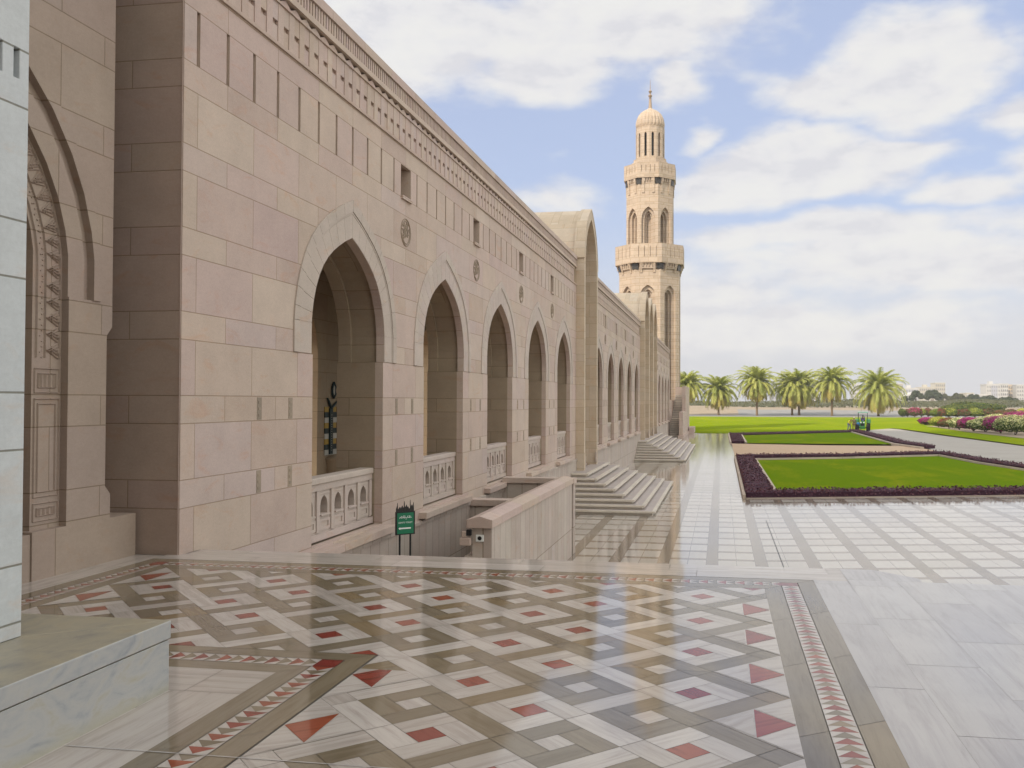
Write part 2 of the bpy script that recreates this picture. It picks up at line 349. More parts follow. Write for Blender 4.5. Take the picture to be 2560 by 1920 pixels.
def plaza_mat():
    m_, t = mat('plaza_marble'); g = t.geo(); x, y, z = t.sep(g.outputs['Position'])
    y2 = t.m('SUBTRACT', y, t.m('MULTIPLY', t.m('MAXIMUM', t.m('SUBTRACT', x, 1.0), 0.0), .22))
    xs = t.m('ADD', t.m('MINIMUM', x, 1.0), t.m('MULTIPLY', t.m('MAXIMUM', t.m('SUBTRACT', x, 1.0), 0.0), .94))
    P_ = 1.18
    a = t.m('DIVIDE', t.m('ADD', xs, 2.58 + P_ / 2), P_); b = t.m('DIVIDE', t.m('SUBTRACT', y2, 24.0 - P_ / 2), P_)
    da = t.m('MULTIPLY', t.m('ABSOLUTE', t.m('SUBTRACT', t.m('FRACT', a), .5)), P_); db = t.m('MULTIPLY', t.m('ABSOLUTE', t.m('SUBTRACT', t.m('FRACT', b), .5)), P_)
    ba = t.ss(da, .140, .134); bb = t.ss(db, .118, .112); band = t.m('MAXIMUM', ba, bb)
    wn = t.white(t.xyz(t.m('FLOOR', t.m('ADD', a, .5)), t.m('FLOOR', t.m('ADD', b, .5)), 0.0))
    wn2 = t.white(t.xyz(t.m('FLOOR', a), t.m('FLOOR', t.m('MULTIPLY', b, 1.0)), 5.0))
    n1 = t.noise(t.vm('ADD', t.xyz(t.m('MULTIPLY', x, 9.0), t.m('MULTIPLY', y, 1.6), 0.0), t.vm('MULTIPLY', wn[1], (30, 30, 30))), 1.0, 5, .65, .5)
    n2 = t.noise(g.outputs['Position'], .35, 4, .6)
    whitec = t.ramp(wn[0], [(0, (.44, .40, .355)), (.5, (.48, .44, .395)), (1, (.52, .48, .435))])
    tan = t.ramp(wn2[0], [(0, (.235, .195, .15)), (.5, (.275, .23, .185)), (1, (.255, .215, .175))])
    col = t.mix(band, whitec, tan)
    k = t.m('ADD', .86, t.m('ADD', t.m('MULTIPLY', n1, .16), t.m('MULTIPLY', n2, .14))); col = t.vm('MULTIPLY', col, t.xyz(k, k, k))
    jx = t.m('ABSOLUTE', t.m('SUBTRACT', da, P_ / 2)); jl = t.m('MINIMUM', t.m('MINIMUM', t.m('ABSOLUTE', t.m('SUBTRACT', da, .143)), t.m('ABSOLUTE', t.m('SUBTRACT', db, .121))), jx)
    j = t.ss(jl, .011, .005); col = t.mix(t.m('MULTIPLY', j, .7), col, (.12, .10, .085))
    st = t.ss(t.noise(t.vm('MULTIPLY', g.outputs['Position'], (1.0, .3, 1.0)), .9, 5, .7), .60, .78)      # dull worn patches
    rr = t.m('ADD', t.m('ADD', .06, t.m('MULTIPLY', st, .10)), t.m('MULTIPLY', n1, .03))
    rn = t.m('ADD', t.m('MULTIPLY', t.white(t.xyz(t.m('FLOOR', t.m('ADD', a, .5)), t.m('FLOOR', t.m('ADD', b, .5)), 9.0))[0], .3), t.m('MULTIPLY', t.noise(g.outputs['Position'], .8, 2, .5), .6))
    t.out(col, rr, .62, t.bump(rn, .035, .04)); return m_
PLZ = plaza_mat()

def grass_mat(name, c0, c1, c2, sc=1.0):
    m_, t = mat(name); g = t.geo(); p = g.outputs['Position']
    n1 = t.noise(t.vm('MULTIPLY', p, (.30 * sc, .11 * sc, 1)), 1.0, 5, .62, .4); n2 = t.noise(p, 3.0, 4, .65); n3 = t.noise(t.vm('MULTIPLY', p, (22, 22, 22)), 1.0, 3, .7)
    col = t.mix(t.ss(n1, .44, .68), c0, c1); col = t.mix(t.m('MULTIPLY', t.ss(n2, .52, .72), .55), col, c2)
    k = t.m('ADD', .72, t.m('MULTIPLY', n3, .56)); col = t.vm('MULTIPLY', col, t.xyz(k, k, k))
    t.out(col, 1.0, 0.0, t.bump(n3, .8, .04)); return m_
GRASS = grass_mat('lawn_grass', (.115, .185, .007), (.185, .22, .010), (.085, .165, .007))
GRASSF = grass_mat('far_lawn_grass', (.165, .225, .007), (.215, .255, .011), (.130, .195, .008), .4)
SAND = simple('sand_ground', (.29, .235, .175), .95, .1, .45, .08, bump_=.3)
GRAVEL = simple('gravel_bank', (.235, .232, .232), .95, .1, .35, .5, bump_=.4)
ROAD = simple('road_concrete', (.34, .315, .285), .9, .15, .30, .35, bump_=.1)
KERB = simple('kerb_stone', (.44, .36, .295), .8, .25, .3, 3.0, usernd=.2)
PINK = stone('path_sandstone', [(.42, .30, .20), (.46, .33, .225), (.44, .32, .22)], plain=True, spec=.08)
BARK = simple('palm_bark', (.19, .135, .085), .95, .1, .9, 6.0, bump_=.8)
WOOD = simple('tree_bark', (.13, .10, .075), .95, .1, .5, 5.0)
DARKM = simple('dark_bronze_and_shade', (.022, .018, .016), .45, .5, .2, 20)
BLACK = simple('black_paint', (.012, .012, .013), .5, .4)
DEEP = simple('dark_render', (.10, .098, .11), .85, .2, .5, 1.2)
GREENS = simple('sign_green', (.006, .155, .075), .35, .5, .1)
WHITEP = simple('white_paint', (.78, .80, .78), .5, .4, .06)
TRG = simple('tractor_green', (.025, .17, .035), .35, .5, .15, 3)
TRY = simple('tractor_yellow', (.62, .46, .03), .4, .5)
RUB = simple('tyre_rubber', (.016, .016, .017), .85, .3)
BLUEP = simple('blue_drum_plastic', (.05, .24, .55), .4, .4)
CANO = simple('canopy_green', (.20, .42, .32), .5, .4)
SKIN = simple('skin', (.23, .12, .075), .6, .3); CLB = simple('violet_blue_cloth', (.17, .17, .42), .9, .1); CLK = simple('khaki_cloth', (.19, .15, .085), .9, .1)
CLY = simple('yellow_cloth', (.60, .52, .07), .9, .1); CLN = simple('grey_blue_cloth', (.17, .19, .30), .9, .1); CLW = simple('pale_cloth', (.52, .46, .42), .9, .1)

def leaf_mat(name, greens, flowers=None, share=0.0, transl=.3, var=.5):
    m_, t = mat(name); rn = t.attr('rnd').outputs['Fac']; fl = t.attr('fl').outputs['Fac']
    g = t.ramp(rn, [(k / max(1, len(greens) - 1), c_) for k, c_ in enumerate(greens)])
    col = g
    if flowers: col = t.mix(t.m('GREATER_THAN', fl, .5), g, t.ramp(rn, [(k / max(1, len(flowers) - 1), c_) for k, c_ in enumerate(flowers)]))
    d = t.n('ShaderNodeBsdfPrincipled'); t.put(d.inputs['Base Color'], col); d.inputs['Roughness'].default_value = .55; d.inputs['Specular IOR Level'].default_value = .25
    tr = t.n('ShaderNodeBsdfTranslucent'); t.put(tr.inputs[0], t.vm('MULTIPLY', col, (1.3, 1.3, .7)))
    mx = t.n('ShaderNodeMixShader'); mx.inputs[0].default_value = transl
    t.t.links.new(d.outputs[0], mx.inputs[1]); t.t.links.new(tr.outputs[0], mx.inputs[2])
    o = t.n('ShaderNodeOutputMaterial'); t.t.links.new(mx.outputs[0], o.inputs[0]); return m_
PALM = leaf_mat('palm_frond', [(.17, .22, .05), (.28, .32, .075), (.44, .45, .13), (.60, .57, .22)], transl=.35)
PALMO = leaf_mat('palm_frond_old', [(.28, .27, .06), (.40, .34, .09), (.50, .40, .13)], transl=.3)
B_WHITE = leaf_mat('bush_pale_flowers', [(.045, .085, .018), (.08, .13, .025), (.11, .16, .03)], [(.70, .68, .36), (.82, .78, .52), (.56, .60, .22)])
B_YEL = leaf_mat('bush_yellow_green', [(.07, .12, .02), (.13, .18, .02), (.18, .22, .03)], [(.50, .50, .05), (.62, .58, .13), (.40, .44, .04)])
B_MAG = leaf_mat('bush_magenta_flowers', [(.045, .06, .02), (.085, .07, .03), (.10, .06, .04)], [(.40, .02, .20), (.52, .035, .30), (.30, .015, .13)])
B_RED = leaf_mat('bush_red_flowers', [(.06, .075, .02), (.10, .10, .025), (.13, .11, .03)], [(.25, .045, .05), (.30, .09, .05), (.20, .04, .045)])
B_PINK = leaf_mat('bush_pink_flowers', [(.07, .09, .02), (.11, .12, .03)], [(.38, .05, .14), (.46, .08, .18)])
B_GRN = leaf_mat('shrub_green', [(.035, .07, .014), (.06, .105, .018), (.12, .155, .02), (.17, .17, .02)])
T_GRN = leaf_mat('tree_green', [(.032, .05, .022), (.05, .07, .03), (.075, .09, .04)])
T_OLV = leaf_mat('tree_olive', [(.07, .08, .04), (.095, .10, .05), (.12, .12, .065)])
HEDGE = leaf_mat('purple_hedge', [(.055, .022, .042), (.092, .034, .060), (.125, .045, .066), (.15, .065, .066)], transl=.15)

# ------------------------------------------------------------------ levels and lines of the place (metres)
XW = -5.648          # face of the arcade
Z0 = -2.30           # lower plaza
ZB = -0.63           # foot of the ashlar, top of the slab podium
ZF = -0.45           # floor inside the arcade

# ------------------------------------------------------------------ upper terrace with its inlaid floor
def clip(poly, x0, x1, y0, y1):
    def half(p, ins, cut):
        o = []
        for k in range(len(p)):
            a, b = p[k - 1], p[k]
            if ins(b):
                if not ins(a): o.append(cut(a, b))
                o.append(b)
            elif ins(a): o.append(cut(a, b))
        return o
    def cx(X): return lambda a, b: (X, a[1] + (b[1] - a[1]) * (X - a[0]) / (b[0] - a[0]))
    def cy(Y): return lambda a, b: (a[0] + (b[0] - a[0]) * (Y - a[1]) / (b[1] - a[1]), Y)
    for ins, cut in ((lambda p: p[0] >= x0, cx(x0)), (lambda p: p[0] <= x1, cx(x1)), (lambda p: p[1] >= y0, cy(y0)), (lambda p: p[1] <= y1, cy(y1))):
        if len(poly) < 3: return []
        poly = half(poly, ins, cut)
    return poly
def area(p): return abs(sum(p[k - 1][0] * p[k][1] - p[k][0] * p[k - 1][1] for k in range(len(p)))) / 2
FL = MB(); g_ = .0016
def piece(poly, mi, z=0.0, ang=None, gap=g_, r=None):
    if len(poly) < 3 or area(poly) < 4e-5: return
    cx_ = sum(p[0] for p in poly) / len(poly); cy_ = sum(p[1] for p in poly) / len(poly)
    if ang is None:
        L, ang = 0, 0
        for k in range(len(poly)):
            a, b = poly[k - 1], poly[k]; l = math.hypot(b[0] - a[0], b[1] - a[1])
            if l > L: L, ang = l, math.atan2(b[1] - a[1], b[0] - a[0])
    q = []
    for p in poly:
        d = math.hypot(p[0] - cx_, p[1] - cy_); f = max(0.5, 1 - gap * 1.4 / max(d, 1e-4)); q.append((cx_ + (p[0] - cx_) * f, cy_ + (p[1] - cy_) * f))
    ca, sa = cos(ang), sin(ang); ou, ov_ = random.random() * 40, random.random() * 40
    FL.face([(p[0], p[1], z) for p in q], mi, r, [(p[0] * ca + p[1] * sa + ou, -p[0] * sa + p[1] * ca + ov_) for p in q])
C_, LX, LY = .15, -.1547, 5.135
def uvw(u, v): return (LX + (u - v) * C_ / sqrt(2), LY + (u + v) * C_ / sqrt(2))
XR_, XL1, XL2, YT, YL, YN = .375, -5.335, -2.17, 8.09, 5.56, -2.5
REG = [(XL1, XR_, YL, YT), (XL2, XR_, YN, YL)]
motif = []
def q4(u0, u1, v0, v1): return [uvw(u0, v0), uvw(u1, v0), uvw(u1, v1), uvw(u0, v1)]
for i in range(-14, 15):
    for j in range(-14, 15):
        for (bu, bv, red, ga, gb) in ((0, 0, 1, 1, 0), (4, 0, 1, 0, 1), (1, 3, 0, 0, 1), (-3, 3, 0, 1, 0)):
            u, v = bu + 4 * i + 6 * j, bv + 4 * i - 6 * j; X, Y = uvw(u, v)
            if not (XL1 - 1 < X < XR_ + 1 and YN - 1 < Y < YT + 1): continue
            core, frame, gap = (2, 0, 1) if red else (0, 1, 0)
            P = [(q4(u - .5, u + .5, v - .5, v + .5), core), (q4(u - .5, u + 1.5, v + .5, v + 1.5), frame), (q4(u + .5, u + 1.5, v - 1.5, v + .5), frame),
                 (q4(u - 1.5, u + .5, v - 1.5, v - .5), frame), (q4(u - 1.5, u - .5, v - .5, v + 1.5), frame)]
            if ga: P.append((q4(u + 1.5, u + 2.5, v - 1.5, v + 1.5), gap))
            if gb: P.append((q4(u - 1.5, u + 1.5, v + 1.5, v + 2.5), gap))
            for poly, mi in P:
                for rg in REG: piece(clip(poly, *rg), mi)
for k in range(-9, 5):        # half lozenges with a red triangle along the side borders
    yr = LY - 4 * C_ / sqrt(2) + k * .8485; yl = LY + k * .8485
    for (xb, sg, y, lo, hi) in ((XR_, -1, yr, YN, YT), (XL2, 1, yl, YN, YL - .3), (XL1, 1, yl, YL + .3, YT)):
        if lo < y < hi - .05:
            top = min(.42, YT - y) if sg < 0 or xb == XL1 else .42
            base = [(xb, y - .42), (xb + sg * .42, y), (xb, y + .42)]
            base = clip(base, -9, 9, lo, hi)
            piece(base, 0, .0012, pi / 4, .0)
            piece(clip([(xb, y), (xb + sg * .205, y - .205), (xb + sg * .205, y + .205)], -9, 9, lo, hi), 2, .0024, pi / 5)
            piece(clip([(xb, y + .004), (xb + sg * .2, y + .21), (xb, y + .41)], -9, 9, lo, hi), 0, .0024, .5); piece(clip([(xb, y - .004), (xb + sg * .2, y - .21), (xb, y - .41)], -9, 9, lo, hi), 0, .0024, .5)
            piece(clip([(xb + sg * .212, y - .19), (xb + sg * .212, y + .19), (xb + sg * .412, y)], -9, 9, lo, hi), 0, .0024, .8)
path = [(.83, -2.5), (.83, 8.54), (-5.78, 8.54), (-5.78, 5.11), (-2.64, 5.11), (-2.64, -2.5)]
def offs(d):
    o = []
    for k, p in enumerate(path):
        def nrm(a, b):
            l = math.hypot(b[0] - a[0], b[1] - a[1]); return (-(b[1] - a[1]) / l, (b[0] - a[0]) / l)
        n1 = nrm(path[k - 1], p) if k else None; n2 = nrm(p, path[k + 1]) if k < len(path) - 1 else None
        if n1 and n2: o.append((p[0] + d * (n1[0] + n2[0]), p[1] + d * (n1[1] + n2[1])))
        else: n = n1 or n2; o.append((p[0] + d * n[0], p[1] + d * n[1]))
    return o
def strip(d0, d1, mi, L):
    A, B = offs(d0), offs(d1)
    for k in range(len(path) - 1):
        n = max(1, round(math.hypot(A[k + 1][0] - A[k][0], A[k + 1][1] - A[k][1]) / L))
        for s in range(n):
            f0, f1 = s / n, (s + 1) / n
            piece([lerp(A[k], A[k + 1], f0), lerp(A[k], A[k + 1], f1), lerp(B[k], B[k + 1], f1), lerp(B[k], B[k + 1], f0)], mi)
strip(0, .15, 1, 1.25); strip(.305, .455, 1, 1.25)
A, B = offs(.155), offs(.30); cnt = 0
for k in range(len(path) - 1):
    a0, a1, b0, b1 = A[k], A[k + 1], B[k], B[k + 1]
    dx_, dy_ = a1[0] - a0[0], a1[1] - a0[1]; L = math.hypot(dx_, dy_); ux, uy = dx_ / L, dy_ / L
    s0 = max(0, (b0[0] - a0[0]) * ux + (b0[1] - a0[1]) * uy); s1 = min(L, (b1[0] - a0[0]) * ux + (b1[1] - a0[1]) * uy)
    n = round((s1 - s0) / .0815); st = (s1 - s0) / n; w_ = .145
    def pt(s, q): return (a0[0] + ux * s - uy * q, a0[1] + uy * s + ux * q)
    for i in range(n):
        u0, u1 = s0 + i * st, s0 + (i + 1) * st; cnt += 1
        piece([pt(u0, 0), pt(u0, w_), pt(u1, w_ / 2)], 2 if cnt % 2 else 1, gap=.0008); piece([pt(u0, 0), pt(u1, w_ / 2), pt(u1, 0)], 0, gap=.0008); piece([pt(u0, w_), pt(u1, w_ / 2), pt(u1, w_)], 0, gap=.0008)
    if k < len(path) - 2:
        c0 = A[k + 1]; 
        piece([pt(s1, 0), pt(max(L, s1 + .145), 0), pt(max(L, s1 + .145), w_), pt(s1, w_)], 2, gap=.001)
def slabs(x0, x1, y0, y1, w_, l_, along='y', mi=3, ph=0.0):
    if along == 'y':
        n = max(1, round((x1 - x0) / w_)); ws = (x1 - x0) / n
        for i in range(n):
            y = y0 - (ph + (i % 2) * .5) * l_ % l_ - 0
            while y < y1:
                piece(clip([(x0 + i * ws, y), (x0 + (i + 1) * ws, y), (x0 + (i + 1) * ws, y + l_), (x0 + i * ws, y + l_)], x0, x1, y0, y1), mi, ang=pi / 2); y += l_
    else:
        n = max(1, round((y1 - y0) / w_)); ws = (y1 - y0) / n
        for i in range(n):
            x = x0 - (ph + (i % 2) * .5) * l_ % l_
            while x < x1:
                piece(clip([(x, y0 + i * ws), (x + l_, y0 + i * ws), (x + l_, y0 + (i + 1) * ws), (x, y0 + (i + 1) * ws)], x0, x1, y0, y1), mi, ang=0); x += l_
slabs(.83, 1.14, -2.5, 8.55, .31, 1.5, ph=.72)
slabs(1.14, 9.0, -2.5, 8.62, .44, 1.22, ph=.1)
slabs(1.14, 1.45, 8.62, 9.17, .31, .7); piece([(1.45, 8.62), (1.80, 8.62), (1.80, 8.80), (1.45, 9.17)], 3)
slabs(-5.78, 1.14, 8.55, 8.86, .31, 1.5, 'x', ph=.3, mi=0); slabs(-5.60, 1.14, 8.86, 9.16, .31, 1.5, 'x', ph=.6, mi=0)
slabs(-6.4, -5.78, 4.2, 8.72, .62, 1.3, mi=0)
slabs(-5.78, -2.64, 4.70, 5.11, .41, 1.4, 'x', mi=0); slabs(-3.06, -2.64, -2.5, 4.70, .42, 1.5, mi=0); slabs(-5.78, -3.06, 3.2, 4.70, .5, 1.2, mi=0)
for sx0 in [(-3.06 + 1.5 * k) for k in range(8)]: FL.face([(sx0, 3.859, .0032), (min(9, sx0 + 1.497), 3.859, .0032), (min(9, sx0 + 1.497), 3.866, .0032), (sx0, 3.866, .0032)], 3, .9, [(0, 0)] * 4)
ter = FL.build('terrace_paving', [MW, MT, MR, MS], weld=False); struct(ter)
b = MB()
tp = [(-6.60, -2.6), (9.05, -2.6), (9.05, 8.615), (1.80, 8.615), (1.80, 8.80), (1.45, 9.165), (-5.655, 9.165), (-5.655, 8.80), (-6.60, 8.80)]
b.prism(tp, lambda s, t, d: (s, t, d), -5.0, -.006)
struct(b.build('terrace_base', [GROUT]))

# ------------------------------------------------------------------ grounds
def sheet(name, polys, z, mats, mi=None):
    b = MB()
    for k, p in enumerate(polys):
        tr = tessellate_polygon([[Vector((q[0], q[1], 0)) for q in p]])
        for t_ in tr: b.face([(p[i][0], p[i][1], z) for i in t_], 0)
    return b.build(name, mats)
struct(sheet('ground', [[(-3000, -600), (3200, -600), (3200, 3500), (-3000, 3500)]], Z0 - .30, [SAND]))
# the well beside the arcade stays open: plaza in pieces round it
struct(sheet('plaza_paving', [[(-5.62, 23.3), (0.9, 23.3), (0.9, 117), (-5.62, 114)], [(-3.76, 8.2), (.9, 8.2), (.9, 23.3), (-3.76, 23.3)], [(.9, 8.2), (46, 8.2), (46, 46), (12, 40.2), (.9, 37.0)],
                              [(.9, 36.9), (.97, 37.0), (.97, 117), (.9, 117)]], Z0, [PLZ]))
def wig(p, n=3): return p
SK = .285
def yk(x): return 37.25 + (x - 1.0) * SK
road = [(17.2, 79.5), (16.1, 70.5), (16.3, 61.0), (17.2, 52), (19.5, 44.0), (60, 50.0), (48, 56), (34.5, 66), (26.6, 84.5), (25.4, 111), (25.0, 135), (22.2, 146.0), (18.0, 147), (16.2, 141), (17.0, 124)]
struct(sheet('road', [road], Z0 + .006, [ROAD]))
pinkp = [(.97, 65.7), (7.3, 67.3), (16.3, 71.3), (17.0, 77.0), (16.3, 83.8), (9.1, 83.6), (.97, 85.2)]
b = MB(); b.prism(pinkp, lambda s, t, d: (s, t, d), Z0 - .1, Z0 + .02)
for k in range(14): b.box(.98 + k * 1.09, .98 + k * 1.09 + 1.07, 65.3, 65.42, Z0 - .1, Z0 + .12) if k < 6 else None
struct(b.build('garden_path', [PINK]))
stuff(tag(sheet('lawn', [[(2.35, 39.75), (9.0, 41.75), (16.9, 44.2), (20.2, 45.1), (17.1, 53.8), (15.9, 60.2), (15.4, 68.3), (8.1, 63.9), (2.25, 61.2)]], Z0 + .05, [GRASS]), 'mown green lawn framed by purple hedges nearest the marble plaza', 'lawn'))
stuff(tag(sheet('lawn', [[(2.2, 85.8), (9.0, 85.8), (15.6, 86.4), (16.3, 118.4), (2.2, 105.5)]], Z0 + .05, [GRASS]), 'second mown lawn behind the pink path strip', 'lawn'))
b = MB()
nx_, ny_ = 60, 40
def ly(x): return 112.0 + max(0, x - 1) * .72 if x < 17 else 124.0 + (x - 17) * 1.9 if x < 27 else 143 - (x - 27) * 3.4 if x < 34 else 119 - (x - 34) * .9
for i in range(nx_):
    for j in range(ny_):
        q = []
        for a, c in ((i, j), (i + 1, j), (i + 1, j + 1), (i, j + 1)):
            x = -16 + a * 116 / nx_; y0 = max(60, ly(x) if x > -4 else 115.7); y = y0 + (236 - y0) * c / ny_
            q.append((x, y, Z0 + .012 + .25 * sin(max(0, (y - 150) / 86) * pi) * 0.5))
        b.face(q, 0)
stuff(tag(b.build('lawn', [GRASSF], smooth=True), 'wide bright lawn beyond the road in front of the palms', 'lawn'))
bed = [(33.3, 171), (31.6, 123.6), (32.2, 103.7), (33.5, 80), (60, 70), (60, 120), (42, 150), (37, 170)]
struct(sheet('flower_bed', [bed], Z0 + .03, [SAND]))
verge = [(27.2, 84.5), (26.2, 111), (25.8, 135), (23, 147), (33.2, 171.5), (31.4, 123.6), (32.0, 103.7), (33.2, 80), (62, 67), (62, 60), (37, 66)]
stuff(tag(sheet('lawn', [verge], Z0 + .02, [GRASSF]), 'curved grass verge between the road and the flower bed', 'lawn'))
# gravel bank beyond the palms
b = MB(); prof = [(236, Z0), (240, Z0 + .04), (262, Z0 + .08), (275, -1.45), (290, -.98), (330, -.5), (420, -.95), (520, -1.5)]
for i in range(120):
    for (ya, za), (yb, zb) in zip(prof, prof[1:]):
        x0, x1 = -160 + i * 5, -155 + i * 5
        q = []
        for x, y, z in ((x0, ya, za), (x1, ya, za), (x1, yb, zb), (x0, yb, zb)):
            e = noise.noise(Vector((x * .03, y * .02, 2))) * 1.0 + noise.noise(Vector((x * .11, y * .09, 5))) * .35
            q.append((x, y, z + (e * .22 if y > 262 else 0) + (.45 if y > 280 and x < 8 else 0) * min(1, max(0, (8 - x) / 10))))
        b.face(q, 1 if (ya >= 290 or (ya >= 262 and x0 < 2)) else 0)
struct(b.build('gravel_bank', [GRAVEL, SAND], smooth=True))

# ------------------------------------------------------------------ the arcade wings
def wing(name, label, y0, y1, arches, slot0, group, near_end=False):
    t = thing(name, (XW - 1.0, y0, Z0), label, 'arcade', group)
    f = FX(XW); p0, p1 = y0, y1
    # outer wall: three layers, the middle one with a slightly wider vault panel
    op = lambda c, hw, za: [(c - 1.335, ZF), (c - 1.335, 2.28), (c - hw, 2.28)] + arch(c, hw, 2.72, za) + [(c + hw, 2.28), (c + 1.335, 2.28), (c + 1.335, ZF)]
    wins = [(c + 2.4 - .26, c + 2.4 + .26, 5.31, 5.87) for c in arches[:-1]]
    segs = []; a = p0
    for (w0, w1, _, _) in wins: segs.append((a, w0 - .0)); a = w1
    segs.append((a, p1))
    b = MB()
    low = rect(p0, p1, ZB, 5.28)
    bi = MB()
    b.prism(low, f, -.14, 0, holes=[op(c, 1.38, 4.15) for c in arches])
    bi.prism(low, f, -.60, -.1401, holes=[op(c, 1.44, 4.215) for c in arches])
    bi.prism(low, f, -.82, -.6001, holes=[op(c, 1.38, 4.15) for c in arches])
    for a, c in segs: b.box(XW - .82, XW - .075, a, c, 5.2801, 6.20)      # behind the slot band
    for (q0, q1, _, _) in wins: b.box(XW - .82, XW - .075, q0, q1, 5.90, 6.20)
    b.box(XW - .0749, XW, p0, p1, 5.88, 6.20)
    b.box(XW - .82, XW - .08, p0, p1, 6.2001, 7.0)
    # upright panels with open slots between
    ys = []; y = slot0
    while y < p1 - .1:
        if not any(abs(y - (q[0] + q[1]) / 2) < .3 for q in wins): ys.append(y)
        y += .6
    edges = [p0] + ys + [p1]
    for a, c in zip(edges, edges[1:]):
        if c - a < .1: continue
        a2, c2 = a + (.032 if a > p0 else 0), c - (.032 if c < p1 else 0)
        if any(a < (q[0] + q[1]) / 2 < c for q in wins): continue
        hit = [q for q in wins if q[0] < c2 and q[1] > a2]
        b.box(XW - .0749, XW, a2, c2, 5.2801, 5.8799)
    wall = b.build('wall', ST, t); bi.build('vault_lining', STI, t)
    for (w0, w1, za, zb) in wins:                                        # small square windows
        fr = MB()
        fr.prism(rect(w0 - .32, w1 + .32, 5.2802, 5.8798), f, -.0748, 0, holes=[rect(w0, w1, za, zb)])
        fr.box(XW - .4, XW + .045, w0 + .001, w1 - .001, za - .06, za)
        wo_ = fr.build('window', ST, t)
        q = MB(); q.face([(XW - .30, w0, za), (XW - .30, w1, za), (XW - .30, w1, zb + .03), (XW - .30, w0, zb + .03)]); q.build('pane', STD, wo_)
    # frieze of fins, dentils and coping
    b = MB()
    b.box(XW - .079, XW + .03, p0, p1, 6.2001, 6.245)
    y = p0 + .02; k = 0
    while y < p1 - .298:
        b.box(XW - .079, XW - .034, y, y + .149, 6.246, 6.80); b.box(XW - .079, XW - .046, y + .1495, y + .2985, 6.246, 6.50); b.box(XW - .079, XW - .040, y + .1495, y + .2985, 6.565, 6.80)
        b.prism([(y, 6.8005), (y + .2985, 6.8005), (y + .2985, 6.83), (y + .149, 6.899), (y, 6.83)], f, -.079, -.012)
        y += .3
    b.box(XW - .079, XW + .035, p0, p1, 6.90, 6.985)
    b.build('frieze', STP, t)
    b = MB(); b.box(XW - .9, XW - .02, p0, p1, 6.986, 7.20)
    y = p0 + .02
    while y < p1 - .06: b.box(XW - .0199, XW + .02, y, y + .052, 6.99, 7.195); y += .088
    b.build('dentil_band', STP, t)
    b = MB(); y = p0
    while y < p1 - .01:
        ye = min(p1, y + 1.2); b.box(XW - .95, XW + .05, y + .003, ye - .003, 7.2005, 7.345); y = ye
    b.build('coping', STP, t)
    b = MB(); b.box(-9.86, XW - .83, p0, p1, 6.3, 7.0); b.build('roof', ST, t)
    # slab podium with its small ledge
    b = MB(); b.box(XW - .85, XW + .035, p0 + (.375 if near_end else 0), p1, -5.0, ZB - .001); b.box(XW + .0355, XW + .07, p0 + (.38 if near_end else 0), p1, ZB - .075, ZB - .012)
    b.build('podium', STV, t)
    b = MB(); b.box(-9.86, XW - .86, p0, p1, ZF - .3, ZF - .004); b.build('floor', STP, t)
    # inner wall towards the court
    b = MB(); fi = FX(-9.06)
    inner = [c for c in arches]
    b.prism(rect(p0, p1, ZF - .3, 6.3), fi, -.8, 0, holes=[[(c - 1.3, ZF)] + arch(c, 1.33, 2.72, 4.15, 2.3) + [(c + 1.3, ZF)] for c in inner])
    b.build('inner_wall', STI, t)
    for c in arches:
        o1, o2, o3 = arch(c, 1.93, 2.72, 4.74, 2.285), arch(c, 1.76, 2.72, 4.56, 2.285), arch(c, 1.385, 2.72, 4.155, 2.285)
        b = MB(); b.ring(o2, o1, f, -.02, .022, gap=.003); b.ring(arch(c, 1.725, 2.72, 4.52, 2.286), arch(c, 1.755, 2.72, 4.555, 2.286), f, -.02, .010)
        AM = STA if abs(c - 13.25) < .1 else STL; ar = b.build('arch_surround', AM, t)
        b = MB(); b.ring(o3, arch(c, 1.72, 2.72, 4.515, 2.285), f, -.02, .006, gap=.003); b.build('voussoirs', AM, ar)
        # balustrade
        xb = XW - .20; fb_ = FX(xb); b = MB()
        holes = [arch(c + k * .5, .125, .06, .225, -.05) for k in (-2, -1, 0, 1, 2)]
        b.prism(rect(c - 1.335, c + 1.335, -.42, .40), fb_, -.16, 0, holes=holes)
        bp = b.build('balustrade', STL, t)
        b = MB()
        for k in range(-2, 4): b.box(xb + .001, xb + .03, c + k * .5 - .25 - .05, c + k * .5 - .25 + .05, -.30, .30)
        for k in range(-2, 3):
            y = c + k * .5
            b.box(xb + .001, xb + .012, y - .17, y + .17, .245, .27); b.box(xb + .001, xb + .035, y - .15, y + .15, -.075, -.052)
            b.prism(rect(y - .19, y + .19, -.285, -.12), fb_, .001, .016, holes=[rect(y - .13, y + .13, -.245, -.16)])
        b.box(xb + .001, xb + .04, c - 1.33, c + 1.33, -.42, -.325); b.box(xb + .001, xb + .026, c - 1.33, c + 1.33, .305, .40)
        b.build('tracery', STL, bp)
        b = MB(); b.box(xb - .20, xb + .05, c - 1.334, c + 1.334, .401, .50); b.build('handrail', STL, bp, bevel=.018)
        b = MB(); b.face([(XW - .8, c - 1.334, -.40), (XW - .15, c - 1.334, -.425), (XW - .15, c + 1.334, -.425), (XW - .8, c + 1.334, -.40)])
        y = c - 1.6
        for ye in (c - .53, c + .54, c + 1.6):
            b.box(XW + .0005, XW + .16, y + .003, ye - .003, -.605, -.485); y = ye
        b.build('sill', STP, t, bevel=.006)
